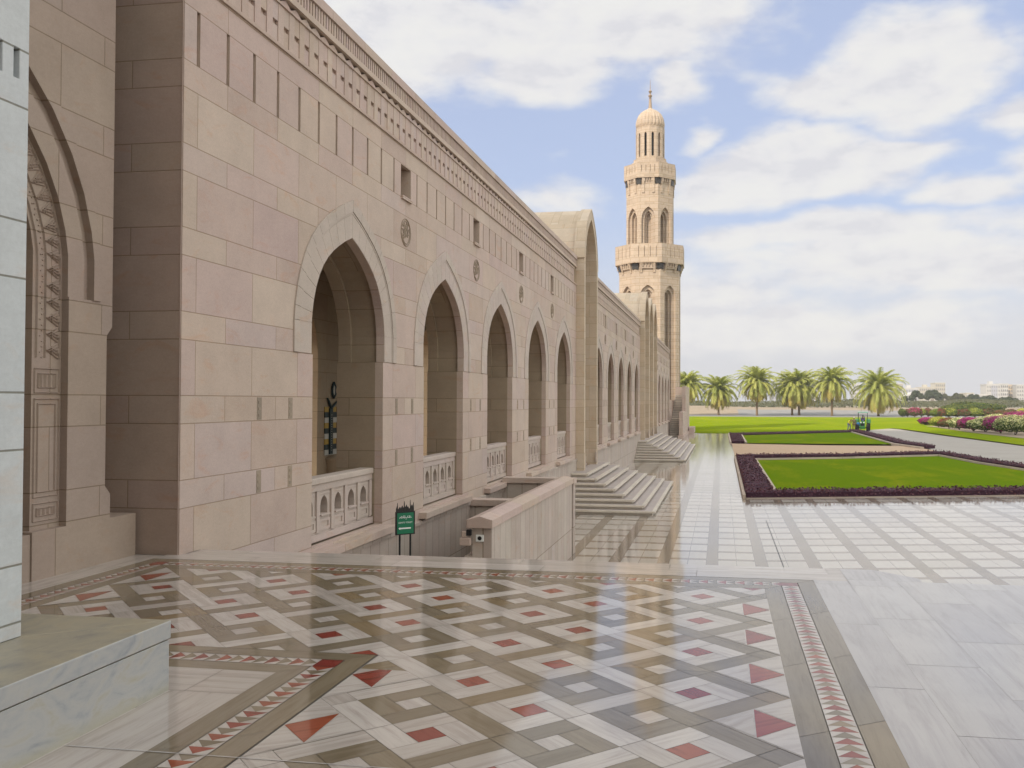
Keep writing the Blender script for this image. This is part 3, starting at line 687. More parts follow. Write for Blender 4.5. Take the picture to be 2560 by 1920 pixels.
    for c in arches[:-1]:
        y = c + 2.4; b = MB(); z = 4.68                                   # carved roundel
        def arcpts(r0, a0, a1, n, oy=0, oz=0): return [(XW + .006, y + oy + r0 * cos(a0 + (a1 - a0) * i / n), z + oz + r0 * sin(a0 + (a1 - a0) * i / n)) for i in range(n + 1)]
        b.tube(arcpts(.245, 0, 2 * pi, 32), .011, n=5, caps=False); b.tube(arcpts(.205, -2.9, .3, 20), .010, n=5); b.tube(arcpts(.20, .8, 2.6, 12), .008, n=5)
        rr = random.Random(11)
        for k in range(9):
            a = rr.uniform(0, 6.28); q = rr.uniform(.03, .14); l = rr.uniform(1.2, 3.2); s0 = rr.uniform(0, 6.28)
            b.tube(arcpts(rr.uniform(.035, .085), s0, s0 + l, 10, q * cos(a), q * sin(a)), .009, n=5)
        for k in range(3): b.tube([(XW + .006, y - .09 + k * .085, z - .08), (XW + .006, y - .085 + k * .08, z + .15)], .010, n=5)
        for k in range(12):
            a = rr.uniform(0, 6.28); q = rr.uniform(.05, .19); b.box(XW + .001, XW + .015, y + q * cos(a) - .012, y + q * cos(a) + .012, z + q * sin(a) - .012, z + q * sin(a) + .012)
        b.build('roundel', STD, t)
    piers = [c + 2.4 for c in arches[:-1]] + ([arches[0] - 2.4] if near_end else [])
    for y in piers:
        for z in (1.38, .48):
            for dy_ in (-.41, .41):
                b = MB(); b.box(XW - .01, XW + .004, y + dy_ - .055, y + dy_ + .055, z + .012, z + .288)
                for q in range(3): b.box(XW + .0045, XW + .009, y + dy_ - .03, y + dy_ + .03, z + .05 + q * .08, z + .085 + q * .08); 
                b.build('carved_inset', STD, t)
    return t
A1 = [13.25 + 4.8 * k for k in range(5)]; A2 = [41.9 + 4.8 * k for k in range(5)]
w1 = wing('arcade_wing', 'near arcade wing with five pointed arches beside the terrace', 8.79, 35.185, A1, 9.05, 'arcade wings', True)
# corner return and thick end of the near wing
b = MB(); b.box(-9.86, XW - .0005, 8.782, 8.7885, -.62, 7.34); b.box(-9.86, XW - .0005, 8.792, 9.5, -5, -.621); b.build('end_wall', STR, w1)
b = MB()
for zz in (2.0,): b.tube([(XW - .013, 8.785, -.0), (XW - .013, 8.785, 7.2)], .009, n=6)
b.build('corner_bead', STP, w1)
w2 = wing('arcade_wing', 'middle arcade wing with five arches between the two barrel vaulted portals', 39.115, 63.765, A2, 39.35, 'arcade wings')
w3 = dup(w2); w3.location.y += 76.405 - 39.115; w3['label'] = 'far arcade wing running up to the foot of the minaret'
# inlaid niche on the pier seen through the first arch
nb = MB(); xn = -9.055
nr = nb; rows = 9
for r_ in range(rows):
    z0_, z1_ = .36 + r_ * .125, .36 + (r_ + 1) * .125
    for c_ in range(4):
        y0_, y1_ = 19.72 + c_ * .205, 19.72 + (c_ + 1) * .205
        mi = [0, 3, 1][r_ % 3] if r_ % 3 != 1 else (3 if c_ % 2 else 2)
        if r_ % 3 == 0: mi = 1 if c_ % 2 == 0 or True else 3
        mi = {0: 1, 1: 0, 2: (3 if c_ % 2 else 2)}[r_ % 3]
        if c_ == 1 and r_ % 3 == 1: mi = 3
        nb.box(xn, xn + .02, y0_ + .002, y1_ - .002, z0_ + .002, z1_ - .002, mi)
nb.box(xn + .0205, xn + .05, 19.93, 20.10, .38, 1.45, 0)
for k in range(16): nb.box(xn + .051, xn + .06, 20.005, 20.025, .46 + k * .055, .475 + k * .055, 1)
nb.tube([(xn + .03, 20.02, 1.45), (xn + .03, 19.90, 1.62), (xn + .03, 19.82, 1.68)], .035, .02, mi=0); nb.tube([(xn + .03, 20.05, 1.45), (xn + .03, 20.3, 1.58), (xn + .03, 20.5, 1.66), (xn + .03, 20.5, 1.85), (xn + .03, 20.36, 2.0)], .03, .012, mi=0)
nb.tube([(xn + .03, 20.10, 1.78), (xn + .03, 20.17, 1.7), (xn + .03, 20.26, 1.78), (xn + .03, 20.26, 1.95), (xn + .03, 20.18, 2.05), (xn + .03, 20.10, 1.95), (xn + .03, 20.10, 1.78)], .03, mi=0)
nb.box(xn + .02, xn + .035, 20.14, 20.17, 1.76, 1.98, 1); nb.box(xn + .02, xn + .035, 20.2, 20.23, 1.76, 1.98, 1)
TEAL = simple('niche_teal', (.015, .035, .04), .4); NW = simple('niche_white', (.50, .50, .46), .4); NY = simple('niche_ochre', (.42, .28, .06), .4); NR = simple('niche_brown', (.16, .075, .02), .4)
no = nb.build('inlaid_niche', [TEAL, NW, NY, NR], w1)
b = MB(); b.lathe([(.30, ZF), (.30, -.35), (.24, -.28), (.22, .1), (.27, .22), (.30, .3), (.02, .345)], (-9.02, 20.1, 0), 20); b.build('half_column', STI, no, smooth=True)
struct(sheet('courtyard', [[(-70, -30), (-9.86, -30), (-9.86, 125), (-70, 125)]], ZF - .02, [PINK]))

# ------------------------------------------------------------------ vaulted portals
def bay(b, c, hw, hwi, x0, x1, ztop=9.56, spring=7.0, zi=9.18, base=-1.17, rim=True):
    out_ = [(c - hw, base)] + arch(c, hw, spring, ztop) + [(c + hw, base)]
    inn = [(c - hwi, base)] + arch(c, hwi, spring, zi) + [(c + hwi, base)]
    f = FX(x0); b.prism(out_ + inn[::-1], f, x1 - x0, 0)
    if rim:
        o2 = [(c - hw - .004, 7.28)] + arch(c, hw + .045, spring + .3, ztop + .06) + [(c + hw + .004, 7.28)]
        i2 = [(c - hw + .0, 7.28)] + arch(c, hw - .03, spring + .3, ztop - .02) + [(c + hw, 7.28)]
        b.prism(o2 + i2[::-1], f, -.42, .012)
def portal(name, label, bays, hw, hwi):
    t = thing(name, (-5.6, bays[0], Z0), label, 'portal', 'vaulted portals')
    for c in bays:
        b = MB(); bay(b, c, hw, hwi, -5.315, -9.9); b.build('vault', STPO, t)
        b = MB(); f = FX(-8.2); b.prism(rect(c - hw + .05, c + hw - .05, ZF, 8.6), f, -.4, 0, holes=[[(c - 1.1, ZF)] + arch(c, 1.1, 3.2, 5.0) + [(c + 1.1, ZF)]]); b.build('rear_wall', ST, t)
        b = MB(); b.box(-8.2, -5.35, c - hwi + .002, c + hwi - .002, -2.2, -1.18)
        for k in range(5): b.box(-8.2, -5.33 - .38 * (k + 1), c - hwi + .003, c + hwi - .003, -1.1795 + .145 * k, -1.1795 + .145 * (k + 1) - .0005)
        b.build('inner_steps', STP, t)
        for s in (-1, 1):
            b = MB(); y = c + s * (hwi + .0); ya, yb = (y - .002, y + .10) if s < 0 else (y - .10, y + .002)
            b.box(-5.36, -5.30, ya, yb, -1.0, -.55); b.build('plinth', STL, t)
    return t
STPO = stone('portal_sandstone', [(.47, .38, .28), (.53, .43, .32), (.55, .46, .36), (.50, .42, .33)], hoff=9.05)
portal('portal', 'single tall vaulted portal above the nearest flight of steps', [37.15], 1.955, 1.66)
portal('portal', 'triple row of tall vaulted portals between the middle and far wings', [65.87, 70.08, 74.29], 2.10, 1.80)

def steps(name, label, y0, y1, x1, n=8, t_=.385, r_=.15):
    t = thing(name, (-4, y0, Z0), label, 'steps', 'flights of outer steps')
    for k in range(n):
        a, c, x = y0 + k * t_, y1 - k * t_, x1 - k * t_; z = Z0 + r_ * k
        b = MB(); b.box(XW + .036, x - .10, a + .10, c - .10, z, z + .082, 0); 
        N_ = .11; zt0, zt1 = z + .0822, z + r_ - .0005
        yy = a
        while yy < c - .01:
            ye = min(c, yy + 1.5); b.box(x - N_, x, yy + .002, ye - .002, zt0, zt1, 0); b.box(x - .62, x - N_ - .002, max(yy + .002, a + N_ + .002), min(ye - .002, c - N_ - .002), zt0, zt1 - .002, 1); yy = ye
        xx = XW + .037
        while xx < x - N_ - .02:
            xe = min(x - N_ - .002, xx + 1.1)
            for (ya, yb, mi_) in ((a, a + N_, 0), (a + N_ + .002, a + .6, 1), (c - .6, c - N_ - .002, 1), (c - N_, c, 0)):
                x2 = min(xe, x - .622) if mi_ else xe
                if x2 > xx + .01: b.box(xx + .002, x2 - .002, ya, yb, zt0, zt1 - (.002 if mi_ else 0), mi_)
            xx = xe
        b.box(XW + .038, x - .623, a + .601, c - .601, zt0, zt1 - .002, 1)
        s_ = b.build('step', [STEPM, STEPT], t)
        if k > 0:
            for q in (.25, .75):
                b = MB(); yq = a + (c - a) * q; b.box(x - .10, x - .092, yq - .09, yq + .09, z + .01, z + .06); b.build('step_light', BLACK, s_)
    return t
STEPT = stone('step_tread', [(.38, .33, .305), (.42, .365, .34), (.40, .35, .325)], plain=True, rough=.5)
STEPM = stone('step_limestone', [(.56, .505, .43), (.60, .545, .47), (.62, .565, .49)], plain=True, rough=.5)
steps('outer_steps', 'broad flight of eight steps spilling out from the nearest portal', 31.1, 43.2, -2.24)
steps('outer_steps', 'broad flight of eight steps in front of the triple portal', 58.9, 81.2, -2.26)

# ------------------------------------------------------------------ parapet of the sunken stair
t = thing('stair_parapet', (-3.95, 14.6, Z0), 'low slab clad parapet wall with ridged coping round the sunken stair', 'parapet')
b = MB(); b.box(-4.08, -3.75, 14.61, 22.75, -5, -.475); b.box(-4.22, -4.0801, 14.62, 15.2, -5, -.95); b.build('wall', STV, t)
b = MB(); y = 14.52
for ye in (15.2, 16.8, 18.4, 20.0, 21.6, 22.86):
    r = random.random(); q = [(-4.16, -.47), (-3.72, -.47), (-3.72, -.335), (-3.94, -.275), (-4.16, -.335)]
    b.prism(q, lambda s, t_, d: (s, d, t_), y + .002, ye - .002, r=r); y = ye
b.build('coping', STP, t, bevel=.006)
for (yc_, zt) in ((19.9, -.60), (23.0, -.36)):
    b = MB(); b.box(-5.61, -4.081 if yc_ < 22 else -3.75, yc_, yc_ + .3, -5, zt - .14); b.build('cross_wall', STV, t)
    b = MB(); b.box(-5.61, -4.161 if yc_ < 22 else -3.72, yc_ - .06, yc_ + .36, zt - .139, zt); b.build('cross_coping', STP, t, bevel=.006)
b = MB(); b.box(-4.015, -3.885, 14.585, 14.609, -.70, -.59); cb = b.build('socket_plate', WHITEP, t)
b = MB(); b.prism([(-3.95 + .035 * cos(a * pi / 8), -.645 + .035 * sin(a * pi / 8)) for a in range(16)], lambda s, t_, d: (s, 14.584 - d, t_), 0, .004); b.build('socket', BLACK, cb)
t = thing('floodlight', (-4.16, 14.5, -.95), 'beige box floodlight bolted to the end of the parapet wall', 'floodlight')
b = MB(); b.box(-4.27, -4.09, 14.50, 14.6, -.76, -.635); b.build('housing', STP, t, bevel=.01)
b = MB(); b.box(-4.24, -4.17, 14.52, 14.59, -.63, -.53); b.build('bracket', STP, t, bevel=.008)
b = MB(); b.box(-4.165, -4.085, 14.53, 14.6, -.60, -.50); b.build('lens_hood', BLACK, t, bevel=.006)
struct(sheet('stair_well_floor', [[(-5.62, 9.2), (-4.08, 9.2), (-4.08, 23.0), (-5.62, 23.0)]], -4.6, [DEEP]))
struct(sheet('lower_landing', [[(-4.08, 9.17), (-3.75, 9.17), (-3.75, 14.61), (-4.08, 14.61)]], Z0 - .002, [STP]))

# ------------------------------------------------------------------ sign
t = thing('sign', (-5.05, 14.0, -2.3), 'small green sign with Arabic and English lines and an arrow bar on two black posts', 'sign')
sd = Vector((.205, .17, 0)).normalized(); sn = Vector((sd.y, -sd.x, 0)); so_ = Vector((-5.155, 13.93, 0)); SWd, SH = .30, .34
def sp(u, z, d=0): p = so_ + sd * u + sn * d; return (p.x, p.y, z)
def sbox(b, u0, u1, z0, z1, d0, d1, mi=0):
    P = [sp(u, z, d) for d in (d0, d1) for z in (z0, z1) for u in (u0, u1)]
    for q in ((0, 1, 3, 2), (4, 6, 7, 5), (0, 4, 5, 1), (2, 3, 7, 6), (0, 2, 6, 4), (1, 5, 7, 3)): b.face([P[k] for k in q], mi)
b = MB(); sbox(b, -.012, SWd + .012, -.53, -.16, -.02, .012); b.build('frame', BLACK, t)
b = MB(); sbox(b, .012, SWd - .012, -.512, -.178, .0122, .016); pn = b.build('panel', GREENS, t)
for u in (.06, SWd - .06):
    b = MB(); b.tube([sp(u, -2.3, 0), sp(u, -.53, 0)], .017, n=8); b.build('post', BLACK, t)
b = MB()                                             # skyline of domes and minarets cut out along the top
for (u, h_, r_) in ((.02, .15, .010), (.135, .17, .012), (.235, .19, .009), (.29, .15, .010)): b.tube([sp(u, -.162), sp(u, -.162 + h_ * .8), sp(u, -.162 + h_)], r_, r_ * .25, n=6)
for (u, w_, h_) in ((.06, .07, .05), (.10, .05, .07), (.17, .05, .08), (.20, .06, .05), (.265, .06, .08), (.01, .03, .06)): sbox(b, u - w_ / 2, u + w_ / 2, -.162, -.162 + h_, -.008, .004); b.tube([sp(u, -.162 + h_), sp(u, -.162 + h_ + .035)], w_ * .35, .002, n=8)
b.build('skyline_cutout', DARKM, t)
def text(name, body, size, u, z, parent, mat_, d=.0165, align='CENTER'):
    cu = bpy.data.curves.new(name, 'FONT'); cu.body = body; cu.size = size; cu.align_x = align; cu.align_y = 'CENTER'; cu.extrude = .0008
    tmp = bpy.data.objects.new(name, cu); COL.objects.link(tmp)
    me = bpy.data.meshes.new_from_object(tmp.evaluated_get(bpy.context.evaluated_depsgraph_get())); bpy.data.objects.remove(tmp)
    me.materials.clear(); me.materials.append(mat_); me.name = name
    rot = Matrix((sd, Vector((0, 0, 1)), sn)).transposed().to_4x4(); me.transform(Matrix.Translation(Vector(sp(u, z, d))) @ rot)
    o = bpy.data.objects.new(name, me); COL.objects.link(o); o.parent = parent; o.matrix_parent_inverse = WM(parent).inverted(); return o
text('lettering', 'GENTS TOILET', .036, SWd / 2, -.335, pn, WHITEP)
b = MB(); zl_ = -.255                                # Arabic line as a joined stroke with risers and dots
pts = [sp(.05 + .2 * k / 24, zl_ + .008 * sin(k * 1.3) + (.004 if k % 5 else -.012), .0185) for k in range(25)]
b.tube(pts, .0042, n=5)
for u, h_ in ((.075, .03), (.115, .036), (.135, .036), (.18, .028), (.215, .034)): b.tube([sp(u, zl_, .0185), sp(u + .003, zl_ + h_, .0185)], .004, n=5)
for u, h_ in ((.095, .022), (.155, -.022), (.166, -.022), (.2, .024), (.235, .02)): sbox(b, u - .004, u + .004, zl_ + h_ - .004, zl_ + h_ + .004, .0165, .019)
b.build('arabic_lettering', WHITEP, pn)
b = MB(); sbox(b, .06, .24, -.437, -.415, .0165, .018); b.face([sp(.06, -.449, .018), sp(.032, -.426, .018), sp(.06, -.403, .018)]); b.build('arrow', WHITEP, pn)

# ------------------------------------------------------------------ gate building on the left
t = thing('gate_building', (-6.3, 8.0, 0), 'tall sandstone gate wall with a carved pointed arch at the left edge', 'building')
XG = -6.11; fg = FX(XG); cG = 4.59
def garch(hw, zs, za, zb): return [(cG - hw, zb)] + arch(cG, hw, zs, za) + [(cG + hw, zb)]
b = MB()
b.prism([(8.31, 2.6105), (8.31, 10.5), (-3, 10.5), (-3, 2.6105)] + garch(3.52, 3.0, 5.84, 2.6105), fg, -.6, 0)
for s in (1,):
    b.prism([(cG + 3.10, .43), (8.31, .43), (8.31, .68), (8.23, .77), (8.23, 2.28), (8.31, 2.37), (8.31, 2.6099), (cG + 3.10, 2.6099)], fg, -.6, .0012)
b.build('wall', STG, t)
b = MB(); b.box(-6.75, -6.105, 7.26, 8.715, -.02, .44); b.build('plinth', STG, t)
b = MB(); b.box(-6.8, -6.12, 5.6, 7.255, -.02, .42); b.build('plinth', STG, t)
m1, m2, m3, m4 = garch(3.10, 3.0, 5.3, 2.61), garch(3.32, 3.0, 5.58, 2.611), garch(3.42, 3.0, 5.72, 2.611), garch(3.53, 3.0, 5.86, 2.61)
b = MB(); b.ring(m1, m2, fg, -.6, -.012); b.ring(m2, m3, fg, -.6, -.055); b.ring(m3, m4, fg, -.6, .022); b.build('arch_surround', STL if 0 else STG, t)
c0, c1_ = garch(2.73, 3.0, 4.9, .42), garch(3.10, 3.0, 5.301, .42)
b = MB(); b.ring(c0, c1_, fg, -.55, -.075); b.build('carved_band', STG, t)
b = MB(); zb_ = XG - .075
def along(z):                                            # right edge of the carved band, its tangent and inward normal
    if z <= 3.0: return (cG + 3.10, z), (0, 1)
    pts = arch(cG, 3.10, 3.0, 5.301)[len(PROF) - 1:]; pts = pts[::-1]; L = z - 3.0; acc = 0
    for p, q in zip(pts, pts[1:]):
        l = math.hypot(q[0] - p[0], q[1] - p[1])
        if acc + l >= L: f_ = (L - acc) / l; return (p[0] + (q[0] - p[0]) * f_, p[1] + (q[1] - p[1]) * f_), ((q[0] - p[0]) / l, (q[1] - p[1]) / l)
        acc += l
    return pts[-1], (0, 1)
def bp_(z, w_):
    (y, zz), (ty, tz) = along(z); return (y - tz * w_, zz + ty * w_)
def bar(p, q, w_, h_):
    dy, dz_ = q[0] - p[0], q[1] - p[1]; l = math.hypot(dy, dz_) or 1; ny, nz_ = -dz_ / l * w_ / 2, dy / l * w_ / 2
    A_ = [(zb_, p[0] - ny, p[1] - nz_), (zb_, q[0] - ny, q[1] - nz_), (zb_, q[0] + ny, q[1] + nz_), (zb_, p[0] + ny, p[1] + nz_)]
    T1, T2 = (zb_ + h_, p[0], p[1]), (zb_ + h_, q[0], q[1])
    b.face([A_[0], A_[1], T2, T1]); b.face([A_[3], A_[2], T2, T1]); b.face([A_[0], T1, A_[3]]); b.face([A_[1], T2, A_[2]])
z = 2.02
while z < 5.2:
    for (o_, d_) in ((0, 0), (.032, 0), (.064, 0)):
        bar(bp_(z + o_, .05), bp_(z + .075 + o_ * .3, .20 - o_), .016, .016); bar(bp_(z + .15 - o_, .05), bp_(z + .075 - o_ * .3, .20 - o_), .016, .016)
    bar(bp_(z + .05, .045), bp_(z + .1, .045), .04, .02)
    for q in range(3): (lambda p: bar(p, (p[0] + .02, p[1] + .02), .02, .012))(bp_(z + .05 * q, .26 + .02 * (q % 2)))
    bar(bp_(z, .035), bp_(z + .15, .035), .014, .018); bar(bp_(z, .22), bp_(z + .15, .22), .014, .018); bar(bp_(z, .325), bp_(z + .15, .325), .02, .018)
    z += .15
y1_, y0_ = cG + 3.07, cG + 2.76
for (za, zb2) in ((1.70, 1.92), (.74, 1.64), (.52, .68)):
    for k, w_ in enumerate((.0, .045)):
        P = [(y0_ + w_, za + w_), (y1_ - w_, za + w_), (y1_ - w_, zb2 - w_), (y0_ + w_, zb2 - w_)]
        for i in range(4): bar(P[i], P[(i + 1) % 4], .014, .014)
    if zb2 - za < .3:
        for k in range(4): bar((y0_ + .08 + k * .055, za + .05), (y0_ + .08 + k * .055, zb2 - .05), .03, .018)
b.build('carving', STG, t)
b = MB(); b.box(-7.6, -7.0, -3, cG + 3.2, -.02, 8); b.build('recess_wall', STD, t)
b = MB(); b.box(-7.6, -6.72, cG + 3.2, 8.31, -.02, 10.5); b.box(-14, -6.711, 8.0, 8.309, 2.3, 10.5); b.box(-14, -6.711, -3, 8.3, 8.0, 10.4); b.build('core_wall', ST, t)

# ------------------------------------------------------------------ pillar and ledge
b = MB(); b.box(-14, -3.5, -8, 4.32, 9.5, 10.3); b.build('portico_shade_roof', ST, t)  # unseen roof added over the pillar to dim skylight on the gate
b = MB(); b.box(-14, 13, -8.6, -8.001, -2.4, 13.5); b.build('rear_wall', ST, t)  # unseen wall added behind the camera to darken the return wall
t = thing('pillar', (-4.2, 3.7, .39), 'white limestone pillar standing on the stained marble ledge', 'pillar')
b = MB(); f = FX(-3.63)
sl_ = [rect(4.05 - .105 * k - .0, 4.085 - .105 * k, 3.315, 3.475) for k in range(0, 9)] + [rect(4.145, 4.185, 3.315, 3.475)]
sl_ = [rect(4.185 - .0 - .115 * k - .04, 4.185 - .115 * k, 3.315, 3.475) for k in range(8)]
b.prism(rect(3.15, 4.25, .392, 9.5), f, -.055, 0, holes=sl_)
b.box(-4.75, -3.6851, 3.15, 4.25, .392, 9.5)
b.build('shaft', STW, t, bevel=.004)
LEDGE = None
m_, nt = mat('ledge_marble'); g = nt.geo(); p = g.outputs['Position']; nz_ = nt.sep(g.outputs['True Normal'])[2]; zz_ = nt.sep(p)[2]
n1 = nt.noise(nt.vm('MULTIPLY', p, (1.0, 1.6, 2.6)), 1.9, 6, .62, 1.6); n2 = nt.noise(nt.vm('MULTIPLY', p, (4, 1.6, 9)), 2.2, 6, .72, .8)
col = nt.ramp(nt.m('ADD', nt.m('MULTIPLY', n1, .75), nt.m('MULTIPLY', n2, .25)), [(.33, (.27, .29, .315)), (.45, (.37, .38, .385)), (.55, (.415, .415, .40)), (.66, (.385, .365, .30))])
colt = nt.ramp(nt.m('ADD', nt.m('MULTIPLY', n1, .5), nt.m('MULTIPLY', n2, .5)), [(.34, (.19, .185, .165)), (.45, (.28, .255, .20)), (.56, (.335, .295, .215)), (.66, (.275, .22, .145))])
col = nt.mix(nt.m('GREATER_THAN', nz_, .5), col, colt)
damp = nt.ss(nt.m('ADD', zz_, nt.m('MULTIPLY', n2, .1)), .13, .045); col = nt.mix(nt.m('MULTIPLY', damp, .55), col, (.40, .37, .25))
nt.out(col, .42, .4, nt.bump(n2, .12, .01)); LEDGE = m_
t = thing('ledge', (-4.0, 3.6, 0), 'low stained marble ledge at the lower left carrying the white pillar', 'ledge')
b = MB(); b.box(-5.6, -3.075, 1.2, 4.70, -.002, .283); b.build('base', LEDGE, t, bevel=.003)
b = MB(); b.prism([(-5.6, 1.2), (-3.07, 1.2), (-3.07, 4.71), (-3.63 + .0, 4.25), (-5.6, 2.6)], lambda s, t_, d: (s, t_, d), .288, .39); b.prism([(-3.0715, 4.7115), (-5.6, 4.7115), (-5.6, 2.6015), (-3.6315, 4.2515)], lambda s, t_, d: (s, t_, d), .288, .3895); b.build('slab', LEDGE, t, bevel=.006)
STWALL = None

# ------------------------------------------------------------------ minaret
t = thing('minaret', (-9.4, 121.6, ZF), 'tall octagonal sandstone minaret with two balconies and a ribbed dome', 'minaret')
CMX, CMY = -9.40, 121.2
def octf(a, k):
    th = -pi / 2 + k * pi / 4; n = (cos(th), sin(th)); q = (-sin(th), cos(th))
    return lambda s_, t_, d_: (CMX + n[0] * (a + d_) + q[0] * s_, CMY + n[1] * (a + d_) + q[1] * s_, t_)
def octprism(b, a0, z0, z1, a1=None, k0=0):
    a1 = a0 if a1 is None else a1; r0, r1 = a0 / cos(pi / 8), a1 / cos(pi / 8)
    P = lambda r, k, z: (CMX + r * cos(pi / 8 + k * pi / 4), CMY + r * sin(pi / 8 + k * pi / 4), z)
    for k in range(8): b.face([P(r0, k, z0), P(r0, k + 1, z0), P(r1, k + 1, z1), P(r1, k, z1)])
    b.face([P(r0, k, z0) for k in range(8)]); b.face([P(r1, k, z1) for k in range(8)])
tn = math.tan(pi / 8)
def shaft(name, a, z0, z1, wz0, wspring, wapex, hw, slit0, slithw):
    b = MB(); octprism(b, a - 1.15, z0, z1)
    for k in range(8):
        f = octf(a, k); s = a * tn
        n1 = [(-hw, wz0)] + arch(0, hw, wspring, wapex) + [(hw, wz0)]
        b.prism([(-s, z0), (s, z0), (s, z1), (-s, z1)], f, -.35, 0, holes=[n1])
        n2 = [(-hw * .62, wz0)] + arch(0, hw * .62, wspring, wapex - hw * .55) + [(hw * .62, wz0)]
        s2 = s - .15
        b.prism([(-s2, z0), (s2, z0), (s2, z1), (-s2, z1)], f, -.75, -.3501, holes=[n2], back=False)
        n3 = [(-slithw, slit0)] + arch(0, slithw, wspring + .1, wapex - hw * .85) + [(slithw, slit0)]
        b.prism([(-hw, wz0), (hw, wz0), (hw, wapex), (-hw, wapex)], f, -1.1, -.7501, holes=[n3], back=False)
    return b.build(name, STM, t)
shaft('lower_shaft', 3.97, ZF, 20.2, 1.8, 15.3, 16.75, .98, 2.6, .32)
shaft('upper_shaft', 3.07, 20.2, 31.2, 22.3, 25.5, 27.15, .90, 22.4, .30)
b = MB(); b.box(CMX - 4.4, CMX + 3.95, CMY - 4.05, CMY + 4.2, ZF - 1.8, 1.8); b.build('base', ST, t)
for (a, zc_, zd, ze, ap) in ((3.97, 18.35, 19.6, 22.1, 4.48), (3.07, 29.0, 30.95, 32.95, 3.38)):
    for k in range(8):                                   # brackets under the balcony, open between the faces
        b = MB(); f = octf(a, k); s = a * tn
        for q in (-.52, .52):
            b.prism([(q * s - .16, zc_), (q * s + .16, zc_), (q * s + .16, zd + .02), (q * s - .16, zd + .02)], f, -.05, .10)
            P = [f(q * s + e, z_, d_) for e in (-.16, .16) for (z_, d_) in ((zd - 1.0, .10), (zd, .10), (zd, ap - a - .05))]
            b.face(P[:3]); b.face(P[3:]); b.face([P[0], P[2], P[5], P[3]]); b.face([P[1], P[2], P[5], P[4]])
        b.prism([(-.50 * s, zd - .7), (.5 * s, zd - .7), (.5 * s, zd), (-.5 * s, zd)], f, -.05, ap - a - .28)
        for q in range(4): b.prism([(-.36 * s + q * .24 * s - .05, zd - .45), (-.36 * s + q * .24 * s + .05, zd - .45), (-.36 * s + q * .24 * s + .05, zd), (-.36 * s + q * .24 * s - .05, zd)], f, ap - a - .28, ap - a - .10)
        b.build('balcony_bracket', STM, t)
        th = -pi / 2 + (k + .5) * pi / 4; rc_ = a / cos(pi / 8); b = MB(); n_ = (cos(th), sin(th)); q_ = (-sin(th), cos(th)); wv_ = a * tn * .27
        P = [(CMX + n_[0] * r_ + q_[0] * e * wv_, CMY + n_[1] * r_ + q_[1] * e * wv_, z_) for r_ in (rc_ - .5, rc_ + .02) for z_ in (zd - .80, zd - .04) for e in (-1, 1)]
        for q in ((0, 1, 3, 2), (4, 6, 7, 5), (0, 4, 5, 1), (2, 3, 7, 6), (0, 2, 6, 4), (1, 5, 7, 3)): b.face([P[i_] for i_ in q])
        b.build('machicolation_shade', DARKM, t)  # dark blocks painted in for the shaded openings below the parapet
    b = MB(); octprism(b, ap - .30, zd + .005, zd + .4)
    for k in range(8):
        f = octf(ap, k); s = ap * tn
        hs = [rect(-s * .62 + q * s * .413 - .035, -s * .62 + q * s * .413 + .035, zd + .75, ze - .35) for q in range(4)]
        b.prism([(-s, zd), (s, zd), (s, ze), (-s, ze)], f, -.12, 0, holes=hs, back=False); s3 = s - .06
        b.prism([(-s3, zd), (s3, zd), (s3, ze - .05), (-s3, ze - .05)], f, -.28, -.1201)
    b.build('balcony', STM, t)
b = MB(); octprism(b, 2.55, 31.2, 33.0); octprism(b, 2.35, 33.0, 33.45); octprism(b, 2.15, 33.45, 33.9); octprism(b, 1.98, 33.9, 33.75); b.build('stepped_base', STM, t)
b = MB(); nn = 12
for k in range(nn):
    th = -pi / 2 + (k + .5) * 2 * pi / nn; a = 1.87; s = a * math.tan(pi / nn); n_ = (cos(th), sin(th)); q_ = (-sin(th), cos(th))
    f = (lambda n_, q_, a: lambda s_, t_, d_: (CMX + n_[0] * (a + d_) + q_[0] * s_, CMY + n_[1] * (a + d_) + q_[1] * s_, t_))(n_, q_, a)
    b.prism([(-s, 33.75), (s, 33.75), (s, 38.05), (-s, 38.05)], f, -.3, 0, holes=[[(-.17, 34.20)] + arch(0, .17, 37.05, 37.40) + [(.17, 34.20)]])
b.build('lantern_drum', STM, t)
dome = [(1.9, 38.05), (1.93, 38.20), (1.80, 38.25), (1.88, 38.55), (1.88, 38.95), (1.78, 39.45), (1.58, 39.95), (1.28, 40.35), (.90, 40.65), (.5, 40.85), (.26, 41.05)]
b = MB(); b.lathe(dome, (CMX, CMY, 0), 96, rmod=lambda a, k: 1 + (.055 * abs(sin(12 * a)) - .02 if 2 < k < 9 else 0)); b.build('dome', STM, t, smooth=False)
b = MB(); b.lathe([(.26, 41.05), (.2, 41.65), (.15, 42.35), (.2, 42.40), (.1, 42.45), (.28, 42.75), (.1, 43.00), (.1, 43.10), (.24, 43.35), (.08, 43.55), (.05, 43.65), (.02, 44.9), (0, 45.0)], (CMX, CMY, 0), 14); b.build('finial', simple('finial_copper', (.30, .23, .17), .5, metal=.3), t)
b = MB(); b.lathe([(1.4, 33.75), (1.4, 37.95)], (CMX, CMY, 0), 16); b.build('stair_core', DARKM, t)

